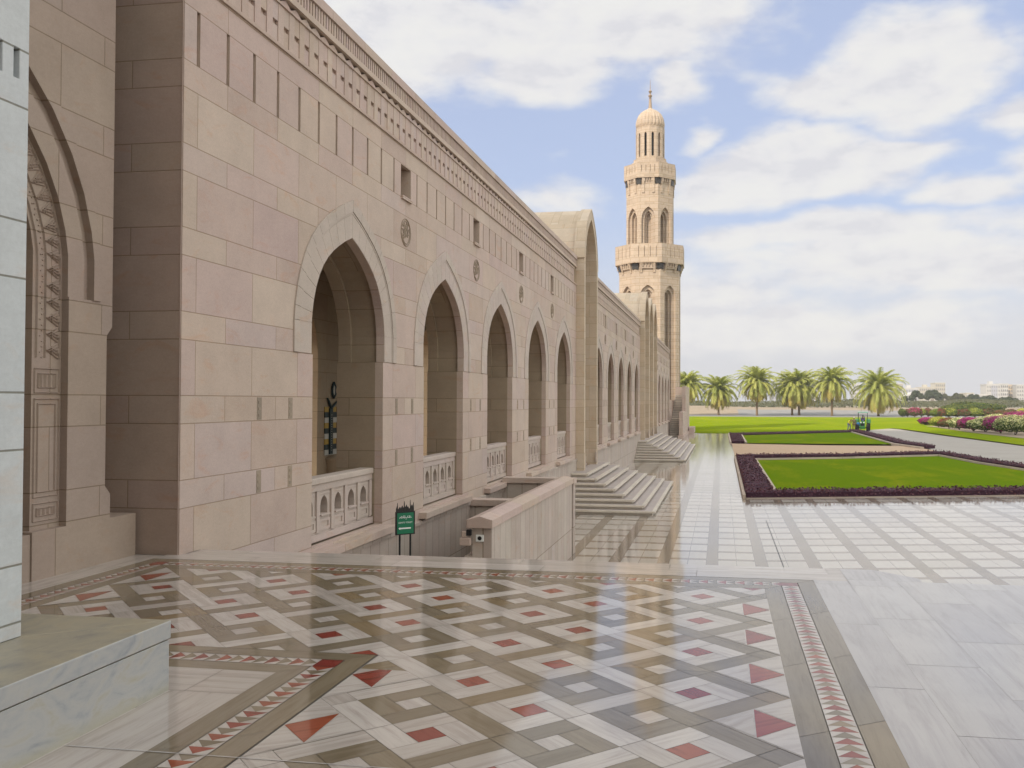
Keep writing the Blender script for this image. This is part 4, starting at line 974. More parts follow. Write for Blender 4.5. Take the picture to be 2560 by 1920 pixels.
# ------------------------------------------------------------------ stair to the minaret terrace
t = thing('minaret_stair', (-5.2, 98.9, Z0), 'long straight stair with stepped side wall climbing beside the minaret', 'stair')
nS = 24; rS, tS = 4.72 / nS, .53
for k in range(nS):
    y = 98.9 + k * tS + (1.0 if k > 9 else 0); b = MB(); z0_ = Z0 + k * rS
    b.box(-5.6, -4.46, y + .09, y + tS + (1.0 if k == 9 else 0) + .1, z0_ + .0005, z0_ + rS * .55, 1); b.box(-5.6, -4.46, y, y + tS + (1.0 if k == 9 else 0) + .08, z0_ + rS * .5505, z0_ + rS, 0)
    b.build('step', [STEPM, STEPT], t)
b = MB(); b.box(-4.455, -4.05, 97.6, 105.2, Z0, .47); b.box(-4.455, -4.05, 105.2005, 117.8, Z0, 3.40); b.build('side_wall', ST, t)
b = MB(); b.box(-4.56, -3.95, 97.0, 117.9, Z0 + .0005, Z0 + .24); b.box(-3.949, -3.3, 112.5, 118.2, Z0 + .001, Z0 + .7); b.build('plinth', STP, t)
b = MB(); b.box(-5.62, -4.42, 113.6, 113.9, Z0, 3.38); b.build('rear_parapet', ST, t)
b = MB(); b.box(-16, -5.62, 101.2, 128, Z0, 1.75); b.build('terrace_block', ST, t)

# ------------------------------------------------------------------ planting
def leaves(b, pts, size, fl=None, rng=random, aspect=.6, up=.35):
    """one small pointed leaf blade per point, facing outward and upward in a scatter"""
    for p, n in pts:
        n = (n + Vector((rng.uniform(-.8, .8), rng.uniform(-.8, .8), rng.uniform(-.5, .8) + up))).normalized()
        u = n.cross(Vector((rng.uniform(-1, 1), rng.uniform(-1, 1), rng.uniform(-1, 1)))).normalized(); v = n.cross(u)
        s = size * rng.uniform(.6, 1.35)
        b.face([p - u * s * .5, p + v * s * aspect * .5, p + u * s * .55, p - v * s * aspect * .5], 0, rng.random())
def setfl(o, vals):
    at = o.data.attributes.new('fl', 'FLOAT', 'FACE'); at.data.foreach_set('value', vals)
def lump(d, seed, amp=.22, fr=1.6):
    return 1 + amp * noise.noise(d * fr + Vector((seed * 3.1, seed * 1.7, seed))) + amp * .5 * noise.noise(d * fr * 2.3 + Vector((seed, 5, 9)))
def shrub(name, label, cat, group, loc, rx, ry, rz, mat_, n, size, flower=0.0, seed=1, stem=True, zc_=None):
    rng = random.Random(seed); t = thing(name, loc, label, cat, group); L = Vector(loc); zc_ = rz * 1.0 if zc_ is None else zc_
    b = MB(); pts = []; fl = []
    for k in range(n):
        d = Vector((rng.gauss(0, 1), rng.gauss(0, 1), rng.gauss(0, 1))).normalized(); q = lump(d, seed) * .92; deep = rng.random() ** 2 * .40
        p = Vector((d.x * rx, d.y * ry, d.z * rz)) * q * (1 - deep) + Vector((0, 0, zc_))
        if p.z < .08: p.z = rng.uniform(.08, .35)
        pts.append((p + L, d)); a = noise.noise(p * 1.9 + Vector((seed, seed, 0))) * .35
        fl.append(1.0 if deep < .30 and rng.random() < flower * (.55 + .6 * max(-.4, d.z)) + a * (1 if flower else 0) else 0.0)
    leaves(b, pts, size, rng=rng)
    o = b.build('foliage', mat_, t, weld=False); setfl(o, fl)
    if stem:
        b = MB()
        for k in range(4): b.tube([L + Vector((rng.uniform(-.1, .1), rng.uniform(-.1, .1), -.05)), L + Vector((rng.uniform(-.35, .35) * rx, rng.uniform(-.35, .35) * ry, zc_ * .9))], .05, .02, n=5)
        b.build('stem', WOOD, t)
    return t
SB = Z0 + .03
def px_at(x, z):           # overview pixel column -> X at depth z
    d = M @ Vector(((x * 1.15732 - CX) / F, 0, 1)); return d.x / d.y * z
c7x = lambda a, y: px_at((2180 + a / 5.821) / 1.15732, y)
FRONT = [(815, 900, 158.0, B_MAG, 1.75, 1.15, .95, 'dark magenta bougainvillea at the far tip of the front flower row', .75), (965, 1040, 146, B_YEL, 1.55, 1.3, 1.15, 'yellow green round bush beside the dark magenta one', .65), (1115, 1040, 139.5, B_RED, 1.75, 1.2, 1.1, 'rust red bougainvillea between two pale round bushes', .6),
         (1265, 1060, 133.5, B_WHITE, 1.75, 1.35, 1.2, 'pale flowering round bush between the red and the purple bougainvillea', .6), (1470, 1080, 128, B_MAG, 2.2, 1.5, 1.35, 'spreading purple bougainvillea leaning to the right, middle of the front row', .9), (1650, 1060, 124, B_WHITE, 2.35, 1.5, 1.4, 'wide cream flowered bush between the two purple bougainvilleas', .7),
         (1870, 1090, 120, B_MAG, 2.35, 1.7, 1.55, 'tall purple bougainvillea behind the nearest cream bush', .95), (2090, 1100, 114.6, B_WHITE, 2.7, 1.8, 1.7, 'largest cream flowered round bush at the right edge', .75)]
for k, (a, _, y, m_, rx, ry, rz, lab, fl) in enumerate(FRONT):
    shrub('flowering_bush', lab, 'bush', 'front row of flowering bushes', (c7x(a, y), y, SB), rx, ry, rz * .66, m_, int(3300 * rx), .15, fl, seed=20 + k, zc_=rz * .80)
shrub('flowering_bush', 'purple bougainvillea mound behind the front row at the right edge', 'bush', 'front row of flowering bushes', (c7x(2150, 128), 128, SB), 2.6, 1.7, 1.25, B_MAG, 5000, .18, .95, seed=41, zc_=1.5)
shrub('flowering_bush', 'pale cream bush peeping over the spreading purple bougainvillea', 'bush', 'front row of flowering bushes', (c7x(1810, 141), 141, SB), 2.1, 1.4, .8, B_WHITE, 3500, .18, .7, seed=42, zc_=1.4)
BACK = [(440, 241, B_GRN, 1.7, 1.6, 'dark clipped green bush at the left end of the back row', 0), (510, 243, B_RED, 1.2, 1.5, 'brownish narrow bush beside the dark clipped one', .2), (615, 238, B_PINK, 3.1, 1.9, 'bright pink flowering bush standing in the back row', .8), (720, 241, B_YEL, 1.7, 1.6, 'yellow green bush right of the bright pink one', .3), (815, 243, B_RED, 2.0, 1.7, 'wine red bush right of the pink and yellow pair', .5),
        (925, 236, B_YEL, 2.6, 1.6, 'olive bush behind the tip of the front flower row', .15), (1005, 235, B_RED, 2.0, 1.7, 'red speckled bush below the big green shrub', .55), (1120, 236, B_YEL, 3.2, 1.8, 'broad yellow speckled bush below the big green shrub', .3), (1240, 237, B_RED, 1.6, 1.5, 'small maroon bush between two broad speckled bushes', .5), (1350, 236, B_RED, 2.8, 1.6, 'green and rust bush in the middle of the back row', .25),
        (1495, 236, B_YEL, 3.3, 1.8, 'yellow topped bush in front of the big shrub', .35), (1680, 237, B_RED, 3.6, 1.6, 'broad olive and rust bush below the right half of the big shrub', .2), (1850, 238, B_RED, 2.6, 1.4, 'low maroon bush near the right end of the back row', .45), (2010, 236, B_RED, 3.3, 1.6, 'orange tinted bush near the right end of the back row', .3), (2180, 234, B_YEL, 2.4, 1.8, 'pale yellow bush at the right end of the back row', .6)]
for k, (a, y, m_, rx, rz, lab, fl) in enumerate(BACK):
    shrub('flowering_bush', lab, 'bush', 'back row of flowering bushes', (c7x(a, y), y, Z0 + .1), rx * .62, 1.5, rz * .62, m_, int(1100 * rx), .27, fl, seed=60 + k, zc_=rz * .72)
shrub('big_shrub', 'large rounded green shrub with yellowish top behind the back row', 'shrub', None, (c7x(1480, 262), 262, Z0 + .1), 8.6, 4.0, 2.1, B_GRN, 9000, .42, 0, seed=90, zc_=1.9)
shrub('big_shrub', 'darker green shrub lobe at the left of the large rounded shrub', 'shrub', None, (c7x(1170, 259), 259, Z0 + .1), 4.6, 3.0, 1.6, B_GRN, 4500, .40, 0, seed=91, zc_=1.4)

# hedges: purple ground cover in low clipped bands, each with its stone edging
def hedge(label, quads, h, dens, seed, edge=None):
    rng = random.Random(seed); x0 = min(p[0] for q in quads for p in q); y0 = min(p[1] for q in quads for p in q)
    t = thing('hedge', (quads[0][0][0], quads[0][0][1], Z0), label, 'hedge', 'purple hedges round the lawns')
    b = MB(); pts = []
    core = MB()
    for q in quads:
        A_, B_, C2, D_ = [Vector((p[0], p[1], 0)) for p in q]; ar = ((B_ - A_).cross(D_ - A_).length + (C2 - B_).cross(D_ - C2).length) / 2
        core.prism([(p[0], p[1]) for p in q], lambda s, t_, d: (s, t_, d), Z0, Z0 + h * .72)
        for k in range(int(ar * dens)):
            s, r_ = rng.random(), rng.random()
            p = A_.lerp(B_, s).lerp(D_.lerp(C2, s), r_); top = h * (.86 + .22 * noise.noise(Vector((p.x * 1.3, p.y * 1.3, seed))))
            z = top * (1 - rng.random() ** 3 * .55)
            if min(s, 1 - s, r_, 1 - r_) < .06: z = top * rng.random()
            pts.append((Vector((p.x, p.y, Z0 + max(.03, z))), Vector((0, 0, 1))))
        for P0, P1 in ((A_, B_), (B_, C2), (C2, D_), (D_, A_)):
            nn = Vector((P1.y - P0.y, P0.x - P1.x, 0)).normalized()
            for k in range(int((P1 - P0).length * dens * .3)):
                p = P0.lerp(P1, rng.random()) + nn * rng.uniform(-.05, .03); pts.append((Vector((p.x, p.y, Z0 + rng.uniform(.02, h))), nn))
    leaves(b, pts, .105, rng=rng, up=.1)
    o = b.build('foliage', HEDGE, t, weld=False); setfl(o, [0.0] * len(b.f)); core.build('thicket', HEDGECORE, t)
    if edge:
        for ed in edge:
            p, q, w_ = ed[:3]; eh = ed[3] if len(ed) > 3 else .16; e = MB()
            p, q = Vector((p[0], p[1], 0)), Vector((q[0], q[1], 0)); L = (q - p).length; d = (q - p) / L; n = Vector((-d.y, d.x, 0)) * w_; k = 0
            while k < L - .02:
                ke = min(L, k + 1.0); P = [p + d * (k + .004), p + d * (ke - .004), p + d * (ke - .004) + n, p + d * (k + .004) + n]
                e.prism([(v.x, v.y) for v in P], lambda s, t_, d_: (s, t_, d_), Z0 - .05, Z0 + eh); k = ke
            e.build('edging', KERB, t)
    return t
HEDGECORE = simple('hedge_core', (.050, .022, .034), .95, .1, .6, 20)
hedge('purple hedge band along the marble plaza edge of the nearest lawn', [[(1.02, 37.35), (10.0, 39.95), (9.9, 41.15), (1.02, 38.55)], [(10.0, 39.95), (19.9, 42.85), (19.8, 44.15), (9.9, 41.15)]], .32, 190, 3, [((20.0, 42.78), (1.0, 37.26), -.07, .03)])
hedge('purple hedge band on the left side of the nearest lawn', [[(1.02, 38.58), (2.15, 38.95), (2.12, 62.4), (1.05, 62.3)]], .32, 150, 4, [((.98, 37.3), (1.0, 63.4), .12), ((2.20, 39.4), (2.15, 61.3), -.16)])
hedge('thin purple hedge band between the nearest lawn and the pink path', [[(1.05, 62.4), (8.1, 64.6), (8.0, 65.9), (1.05, 63.6)], [(8.1, 64.6), (16.2, 69.6), (16.2, 71.1), (8.0, 65.9)]], .36, 120, 5, [((2.25, 61.3), (8.1, 63.9), -.16), ((8.1, 63.9), (15.4, 68.4), -.16)])
hedge('purple hedge band between the nearest lawn and the road', [[(15.5, 68.4), (16.15, 60.3), (17.2, 60.6), (16.4, 70.0)], [(16.15, 60.3), (17.3, 53.0), (18.6, 53.0), (17.2, 60.6)], [(17.3, 53.0), (20.4, 44.6), (21.6, 44.6), (18.6, 53.0)]], .36, 120, 6, [((15.35, 68.4), (16.0, 60.2), .2), ((16.0, 60.2), (17.15, 53), .2), ((17.15, 53), (20.2, 44.6), .2)])
hedge('purple hedge band on the left side of the second lawn', [[(1.0, 85.9), (2.1, 85.9), (2.15, 105.0), (1.0, 109.0)]], .32, 110, 7, [((2.2, 85.9), (2.2, 105.2), -.2), ((.96, 85.6), (.96, 109.5), .15)])
hedge('purple hedge band between the second lawn and the road', [[(15.75, 86.2), (16.9, 79.4), (17.8, 80.2), (17.1, 88.0)], [(15.75, 86.2), (17.1, 88.0), (17.9, 123.8), (16.7, 123.8)]], .36, 90, 8, [((15.6, 86.2), (16.4, 118.5), .2), ((15.6, 86.2), (16.7, 79.2), -.3)])
hedge('thin brown hedge line along the far side of the second lawn', [[(1.0, 109.2), (2.1, 105.3), (16.7, 119.0), (16.7, 124.2)]], .25, 40, 9)

# date palms
def palm_mesh(seed, tall, crown, nfr):
    rng = random.Random(seed); b = MB(); rc = MB(); cz = tall
    for k in range(nfr):
        f_ = (k + .5) / nfr; e0 = R(84) - f_ ** 1.05 * R(136) + rng.uniform(-.1, .1); a = k * 2.39996 + rng.uniform(-.2, .2)
        L = crown * (.80 + .25 * sin(pi * min(1, f_ * 1.1))) * rng.uniform(.86, 1.1); n = 13; droop = (.085 + .075 * (1 - abs(2 * f_ - .9))) * rng.uniform(.8, 1.3)
        h = Vector((cos(a), sin(a), 0)); side = Vector((-sin(a), cos(a), 0)); p = Vector((0, 0, cz)) + h * .16; e = e0; P = []
        for i in range(n + 1):
            P.append((p.copy(), (h * cos(e) + Vector((0, 0, sin(e)))))); p = p + P[-1][1] * (L / n); e -= droop * (.5 + i / n)
        rc.tube([q[0] for q in P], .035, .008, n=4, caps=False, mi=0)
        old = f_ > .74; r0 = rng.uniform(.0, .35) + (.25 if f_ < .5 else .35)
        for i in range(2, n * 4):
            s = i / (n * 4) * n; i0 = min(n - 1, int(s)); fr = s - i0; q = P[i0][0].lerp(P[i0 + 1][0], fr); d = P[i0][1]; u = d.cross(side).normalized()
            ll = crown * .19 * (1.05 - .75 * abs(i / (n * 4) - .35))
            for sg in (-1, 1):
                tip = q + (d * .75 + side * sg * (.75 + rng.uniform(-.1, .1)) - u * rng.uniform(-.1, .3) + Vector((0, 0, -.28))).normalized() * ll
                w_ = d * .085
                b.face([q - w_, q + w_, tip], 1 if old else 0, min(1, max(0, r0 + rng.uniform(-.12, .2))))
    t = MB(); zz = [i * tall / 22 for i in range(23)]
    t.lathe([((.30 if i % 2 else .265) * (1.15 if i < 3 else 1) * (1 + .35 * max(0, (z / tall) - .8) * 3), z) for i, z in enumerate(zz)], (0, 0, -.1), 12)
    c = MB(); c.lathe([(.1, tall - 1.2), (.42, tall - .9), (.5, tall - .45), (.36, tall), (.05, tall + .25)], (0, 0, 0), 10)
    d_ = MB()
    for k in range(9):
        a = k * .7; h = Vector((cos(a), sin(a), 0)); base = Vector((0, 0, tall - .15)) + h * .3; tip = base + h * rng.uniform(.5, .9) + Vector((0, 0, -rng.uniform(.5, 1.0)))
        d_.tube([base, base.lerp(tip, .5) + Vector((0, 0, .25)), tip], .05, .16, n=5)
    return b, rc, t, c, d_
PSPEC = {'a': palm_mesh(3, 6.9, 6.9, 118), 'b': palm_mesh(4, 8.9, 6.9, 112), 'c': palm_mesh(6, 7.6, 6.9, 118), 'd': palm_mesh(8, 7.3, 8.4, 118)}
PROTO = {}
FRUIT = simple('date_stalks', (.42, .30, .04), .7, usernd=.3)
def palm(kind, loc, rot, sc, label):
    if kind not in PROTO:
        t = thing('date_palm', (0, 0, 0), label, 'palm tree', 'date palms behind the lawn'); b, rc, tr, c, d_ = PSPEC[kind]
        o = b.build('crown', [PALM, PALMO], t, weld=False); setfl(o, [0.0] * len(b.f)); r_ = rc.build('midribs', simple('palm_midrib', (.26, .25, .08), .6) if not PROTO else bpy.data.materials['palm_midrib'], o)
        tr.build('trunk', BARK, t, smooth=True); c.build('crown_shaft', BARK, t, smooth=True); d_.build('date_stalks', FRUIT, t, smooth=True); PROTO[kind] = t; n = t
    else: n = dup(PROTO[kind])
    n.location = loc; n.rotation_euler = (0, 0, rot); n.scale = (sc, sc, sc); n['label'] = label
ZP = Z0 + .08
def ovx(x, y): return px_at(x, y)
def zat(yo, Y): return H - (yo * 1.15732 - 1003.3) / F * Y
for kind, xo, Y, rot, s, lab in (('b', 1486, 252, .3, .93, 'date palm half hidden behind the minaret stair wall'), ('a', 1552, 254.6, 1.1, .98, 'shorter broad date palm next to the minaret stair'), ('b', 1635, 252.3, 2.0, 1.02, 'slender date palm with dark drooping tips, third from the left'),
                                 ('c', 1711, 257.2, .6, 1.0, 'date palm whose crown merges with its right neighbour'), ('a', 1726, 257.8, 3.3, 1.12, 'full crowned date palm in the middle of the row'), ('b', 1797, 251.5, 4.4, 1.0, 'date palm with a small crown on a bare trunk, second from the right'), ('d', 1897, 250, 5.1, 1.0, 'wide spreading date palm at the right end of the row, above the tractor')):
    palm(kind, (ovx(xo, Y), Y, ZP), rot, s, lab)

# trees and scrub in the distance
def tree(label, x0, x1, ytop, Y, m_, seed, n=1500, size=1.0, trunk=True, ybase=880):
    xa, xb = ovx(x0, Y), ovx(x1, Y); zt = zat(ytop, Y); zb = -1.2; rng = random.Random(seed)
    t = thing('tree', ((xa + xb) / 2, Y, zb), label, 'tree', 'trees in the distance'); rx = (xb - xa) / 2; hh = zt - zb; L = Vector(((xa + xb) / 2, Y, zb))
    b = MB(); pts = []; nb = max(4, int(rx * 1.3)); C = []
    for k in range(nb):
        f_ = (k + .5) / nb; C.append((Vector(((f_ * 2 - 1) * rx * .8 + rng.uniform(-.1, .1) * rx, rng.uniform(-1, 1) * rx * .5, hh * (.52 + .26 * sin(pi * f_) + rng.uniform(-.1, .08)))), min(hh * .36, rx * .5) * rng.uniform(.75, 1.1)))
    for k in range(n):
        c, r = rng.choice(C); d = Vector((rng.gauss(0, 1), rng.gauss(0, 1), rng.gauss(0, 1))).normalized(); p = c + d * r * (1 - rng.random() ** 2 * .6); p.z = max(.2, p.z); pts.append((L + p, d))
    leaves(b, pts, size, rng=rng, aspect=.8); o = b.build('crown', m_, t, weld=False); setfl(o, [0.0] * len(b.f))
    if trunk:
        b = MB(); 
        for k in range(3): b.tube([L, L + Vector((rng.uniform(-.3, .3) * rx, 0, hh * .55))], .28, .1, n=6)
        b.build('trunk', WOOD, t)
TR = [(1947, 1962, 850, 480, T_GRN, 'small dark tree in front of the gabled pale house'), (1964, 1995, 841, 470, T_GRN, 'dark rounded tree with a pale trunk right of the gabled house'), (1996, 2032, 840, 490, T_GRN, 'twin crowned dark tree below the long pale apartment block'), (2032, 2052, 849, 520, T_OLV, 'olive tree right of the twin crowned dark tree'), (2052, 2084, 848, 500, T_OLV, 'wide olive tree left of the white low hall'), (2085, 2118, 853, 510, T_GRN, 'flat dark tree under the white low hall'),
      (2120, 2156, 855, 500, T_GRN, 'dark tree under the grey fronted tower block'), (2156, 2200, 857, 490, T_GRN, 'dark tree at the right under the pale tower blocks'), (1880, 1945, 862, 430, T_OLV, 'low olive tree behind the right end palm'), (1800, 1880, 864, 420, T_GRN, 'long dark tree behind the palm with the bare trunk'), (1735, 1800, 866, 420, T_GRN, 'low dark tree behind the middle palms'), (1660, 1735, 868, 430, T_GRN, 'low dark tree behind the slender palm'), (1560, 1660, 870, 430, T_GRN, 'low dark tree behind the shorter broad palm'), (1480, 1560, 872, 430, T_OLV, 'low tree just right of the minaret stair')]
for k, (x0, x1, yt, Y, m_, lab) in enumerate(TR): tree(lab, x0, x1, yt, Y, m_, 200 + k, n=int(1500 + 45 * (x1 - x0)), size=.85)
rng = random.Random(5); b = MB(); pts = []
for k in range(26000):
    Y = rng.uniform(330, 470); x = px_at(rng.uniform(1400, 2330), Y); q = noise.noise(Vector((x * .045, Y * .02, 0))); hgt = (2.9 + 1.5 * q) * (1.0 if x > 45 else .8)
    pts.append((Vector((x, Y, -1.2 + max(.1, hgt) * (1 - rng.random() ** 2 * .7))), Vector((0, -.3, 1))))
leaves(b, pts, .85, rng=rng, aspect=.8); o = b.build('scrub', T_OLV, None, weld=False); setfl(o, [0.0] * len(b.f)); stuff(tag(o, 'grey green desert scrub in front of the far trees', 'scrub'))

# ------------------------------------------------------------------ far city
CW = [simple('city_white', (.50, .495, .485), .8, .2), simple('city_cream', (.47, .44, .38), .8, .2), simple('city_grey', (.36, .37, .42), .8, .2), simple('city_tan', (.50, .42, .33), .8, .2)]
CWIN = simple('city_window', (.22, .225, .24), .3, .5)
def building(label, x0, x1, ytop, Y, m_, cols, rows, roof=None, wm=None, dark=None):
    xa, xb, zt = ovx(x0, Y), ovx(x1, Y), zat(ytop + (8 if roof == 'stair' else 5), Y); zb = -3.0
    t = thing('building', ((xa + xb) / 2, Y, zb), label, 'building', 'pale buildings of the far city')
    b = MB(); b.box(xa, xb, Y, Y + 16, zb, zt); b.box(xa - .2, xb + .2, Y - .2, Y + 16.2, zt + .002, zt + .6); b.build('wall', m_, t)
    if roof == 'gable':
        b = MB(); b.prism([(xa - .4, zt + .61), (xb + .4, zt + .61), ((xa + xb) / 2, zt + 3.2)], lambda s, t_, d: (s, d, t_), Y - .5, Y + 12); b.build('roof', m_, t)
    if roof == 'stair': b = MB(); b.box(xa + (xb - xa) * .3, xa + (xb - xa) * .55, Y + 3, Y + 9, zt + .61, zt + 2.6); b.build('roof_housing', m_, t)
    if dark:
        b = MB(); b.box(xa + (xb - xa) * dark[0], xa + (xb - xa) * dark[1], Y - .5, Y - .003, zb + 6, zt - .6); b.build('dark_bay', CW[2], t)
    p0 = None; cw = (xb - xa) / cols; rh = min(3.1, (zt - zb) / rows)
    for r_ in range(rows):
        for c in range(cols):
            loc = Vector((cw * c, 0, -rh * r_))
            if p0 is None:
                b = MB(); b.box(xa + cw * .28, xa + cw * .72, Y - .56, Y - .505 if dark else Y - .05, zt - rh * .75, zt - rh * .25); p0 = b.build('window', wm or CWIN, t)
            else: o = p0.copy(); COL.objects.link(o); o.location = loc
    return t
building('long cream block behind the right end palm', 1937, 1951, 826, 720, CW[1], 3, 4)
building('pale block with a brown fronted row of balconies', 1950, 1985, 832, 700, CW[0], 6, 4, 'stair', dark=(.1, .9))
building('gabled pale house in front of the balcony block', 1958, 1982, 852, 640, CW[0], 4, 2, 'gable')
building('long pale apartment block with a stepped roof', 1986, 2020, 830, 760, CW[1], 8, 5, 'stair')
building('cream apartment block right of the stepped one', 2020, 2042, 824, 760, CW[1], 5, 5)
building('small cream house left of the white hall', 2086, 2104, 845, 640, CW[1], 3, 2)
building('low white hall with a long flat roof', 2104, 2140, 848, 620, CW[0], 6, 1)
building('white tower block with a grey framed front', 2131, 2160, 824, 700, CW[0], 6, 6, 'stair', dark=(.35, .8))
building('narrow white tower block beside the grey framed one', 2161, 2178, 826, 720, CW[0], 4, 6)
building('beige tower block third from the right edge', 2178, 2196, 828, 730, CW[3], 4, 6)
building('white tower block at the right edge', 2196, 2216, 828, 720, CW[0], 4, 6)
building('hazy grey block between the slender palm and its right neighbour', 1668, 1692, 820, 800, CW[2], 5, 6)
building('hazy pale block right of the middle palms', 1756, 1770, 822, 820, CW[0], 3, 6)
building('hazy pale block left of the right end palm', 1842, 1858, 826, 800, CW[0], 4, 5)

# ------------------------------------------------------------------ tractor with its crew
t = thing('tractor', (18.5, 125.6, Z0), 'green tractor with a pale green canopy driving along the road', 'tractor')
TA = R(-10); T0 = Vector((18.52, 124.6, Z0 + .02)); tx_, ty_ = Vector((cos(TA), sin(TA), 0)), Vector((-sin(TA), cos(TA), 0))
TM = Matrix(((tx_.x, ty_.x, 0, T0.x), (tx_.y, ty_.y, 0, T0.y), (0, 0, 1, T0.z), (0, 0, 0, 1)))
def put(b, name, m_, par, **kw):
    b.v = [tuple(TM @ Vector(v)) for v in b.v]; return b.build(name, m_, par, **kw)
def wheel(x, y, r, w_, par):
    b = MB(); n = 20
    prof_ = [(r * .55, -w_ / 2), (r * .93, -w_ / 2), (r, -w_ * .3), (r, w_ * .3), (r * .93, w_ / 2), (r * .55, w_ / 2)]
    for (ra, wa), (rb, wb) in zip(prof_, prof_[1:]):
        for j in range(n):
            P = []
            for rr, ww, jj in ((ra, wa, j), (ra, wa, j + 1), (rb, wb, j + 1), (rb, wb, j)):
                an = 2 * pi * jj / n; lug = 1.03 if jj % 2 and rr > r * .95 else 1; P.append((x + ww, y + rr * lug * cos(an), r + rr * lug * sin(an)))
            b.face(P)
    wo2 = put(b, 'wheel', RUB, par)
    b = MB(); b.prism([(y + r * .55 * cos(2 * pi * j / n), r + r * .55 * sin(2 * pi * j / n)) for j in range(n)], lambda s, t_, d: (x + d, s, t_), -w_ * .3, w_ * .3); put(b, 'rim', TRY, wo2)
wheel(-.62, 0, .46, .30, t); wheel(.62, 0, .46, .30, t); wheel(-.72, 1.95, .76, .44, t); wheel(.72, 1.95, .76, .44, t)
b = MB(); b.prism([(-.30, .62), (.30, .62), (.33, .95), (.29, 1.28), (.18, 1.36), (-.18, 1.36), (-.29, 1.28), (-.33, .95)], lambda s, t_, d: (s, d, t_), -.55, 1.05); body = put(b, 'bonnet', TRG, t, bevel=.03)
b = MB(); b.box(-.20, .20, -.57, -.552, .70, 1.05); put(b, 'grille', BLACK, body)
for sx in (-1, 1): b = MB(); b.box(sx * .19 - .09, sx * .19 + .09, -.575, -.553, 1.08, 1.24); put(b, 'headlight', WHITEP, body)
b = MB(); b.box(-.24, .24, -.5, 2.3, .45, .66); b.box(-.55, .55, -.08, .08, .38, .52); put(b, 'chassis', BLACK, t)
b = MB(); b.box(-.34, .34, -.95, -.58, .30, .66); put(b, 'front_weight', TRG, t, bevel=.03)
for sx in (-1, 1):
    b = MB(); P = [(1.95 + .86 * cos(a), .76 + .86 * sin(a)) for a in [R(20 + 20 * k) for k in range(8)]]
    b.prism(P + [(p[0] * .95 + .0975, p[1] * .95 + .038) for p in P[::-1]], lambda s, t_, d: (sx * .72 + d, s, t_), -.27, .27); put(b, 'fender', TRG, t)
b = MB(); b.box(-.26, .26, 1.75, 2.15, .98, 1.10); b.box(-.26, .26, 2.10, 2.2, 1.10, 1.5); put(b, 'seat', BLACK, t, bevel=.03)
b = MB(); b.tube([(.17 * cos(a), 1.22 + .05 * sin(a), 1.42 + .15 * sin(a)) for a in [2 * pi * k / 12 for k in range(13)]], .018, n=5); b.tube([(0, 1.0, 1.25), (0, 1.22, 1.42)], .02, n=5); put(b, 'steering_wheel', BLACK, t)
b = MB(); b.box(-.64, .64, .75, 2.3, 2.42, 2.54); can_ = put(b, 'canopy', CANO, t, bevel=.04)
for px_, py_ in ((-.58, .95), (.58, .95), (-.58, 2.2), (.58, 2.2)): b = MB(); b.tube([(px_, py_, .8), (px_, py_, 2.42)], .028, n=6); put(b, 'canopy_post', BLACK, can_)
b = MB(); b.lathe([(.0, 0), (.2, 0), (.21, .05), (.21, .45), (.17, .5), (0, .5)], (-.56, .75, .62), 14); put(b, 'blue_drum', BLUEP, t)
b = MB(); b.tube([(.22, .3, 1.3), (.22, .3, 1.95)], .035, n=6); put(b, 'exhaust', BLACK, t)

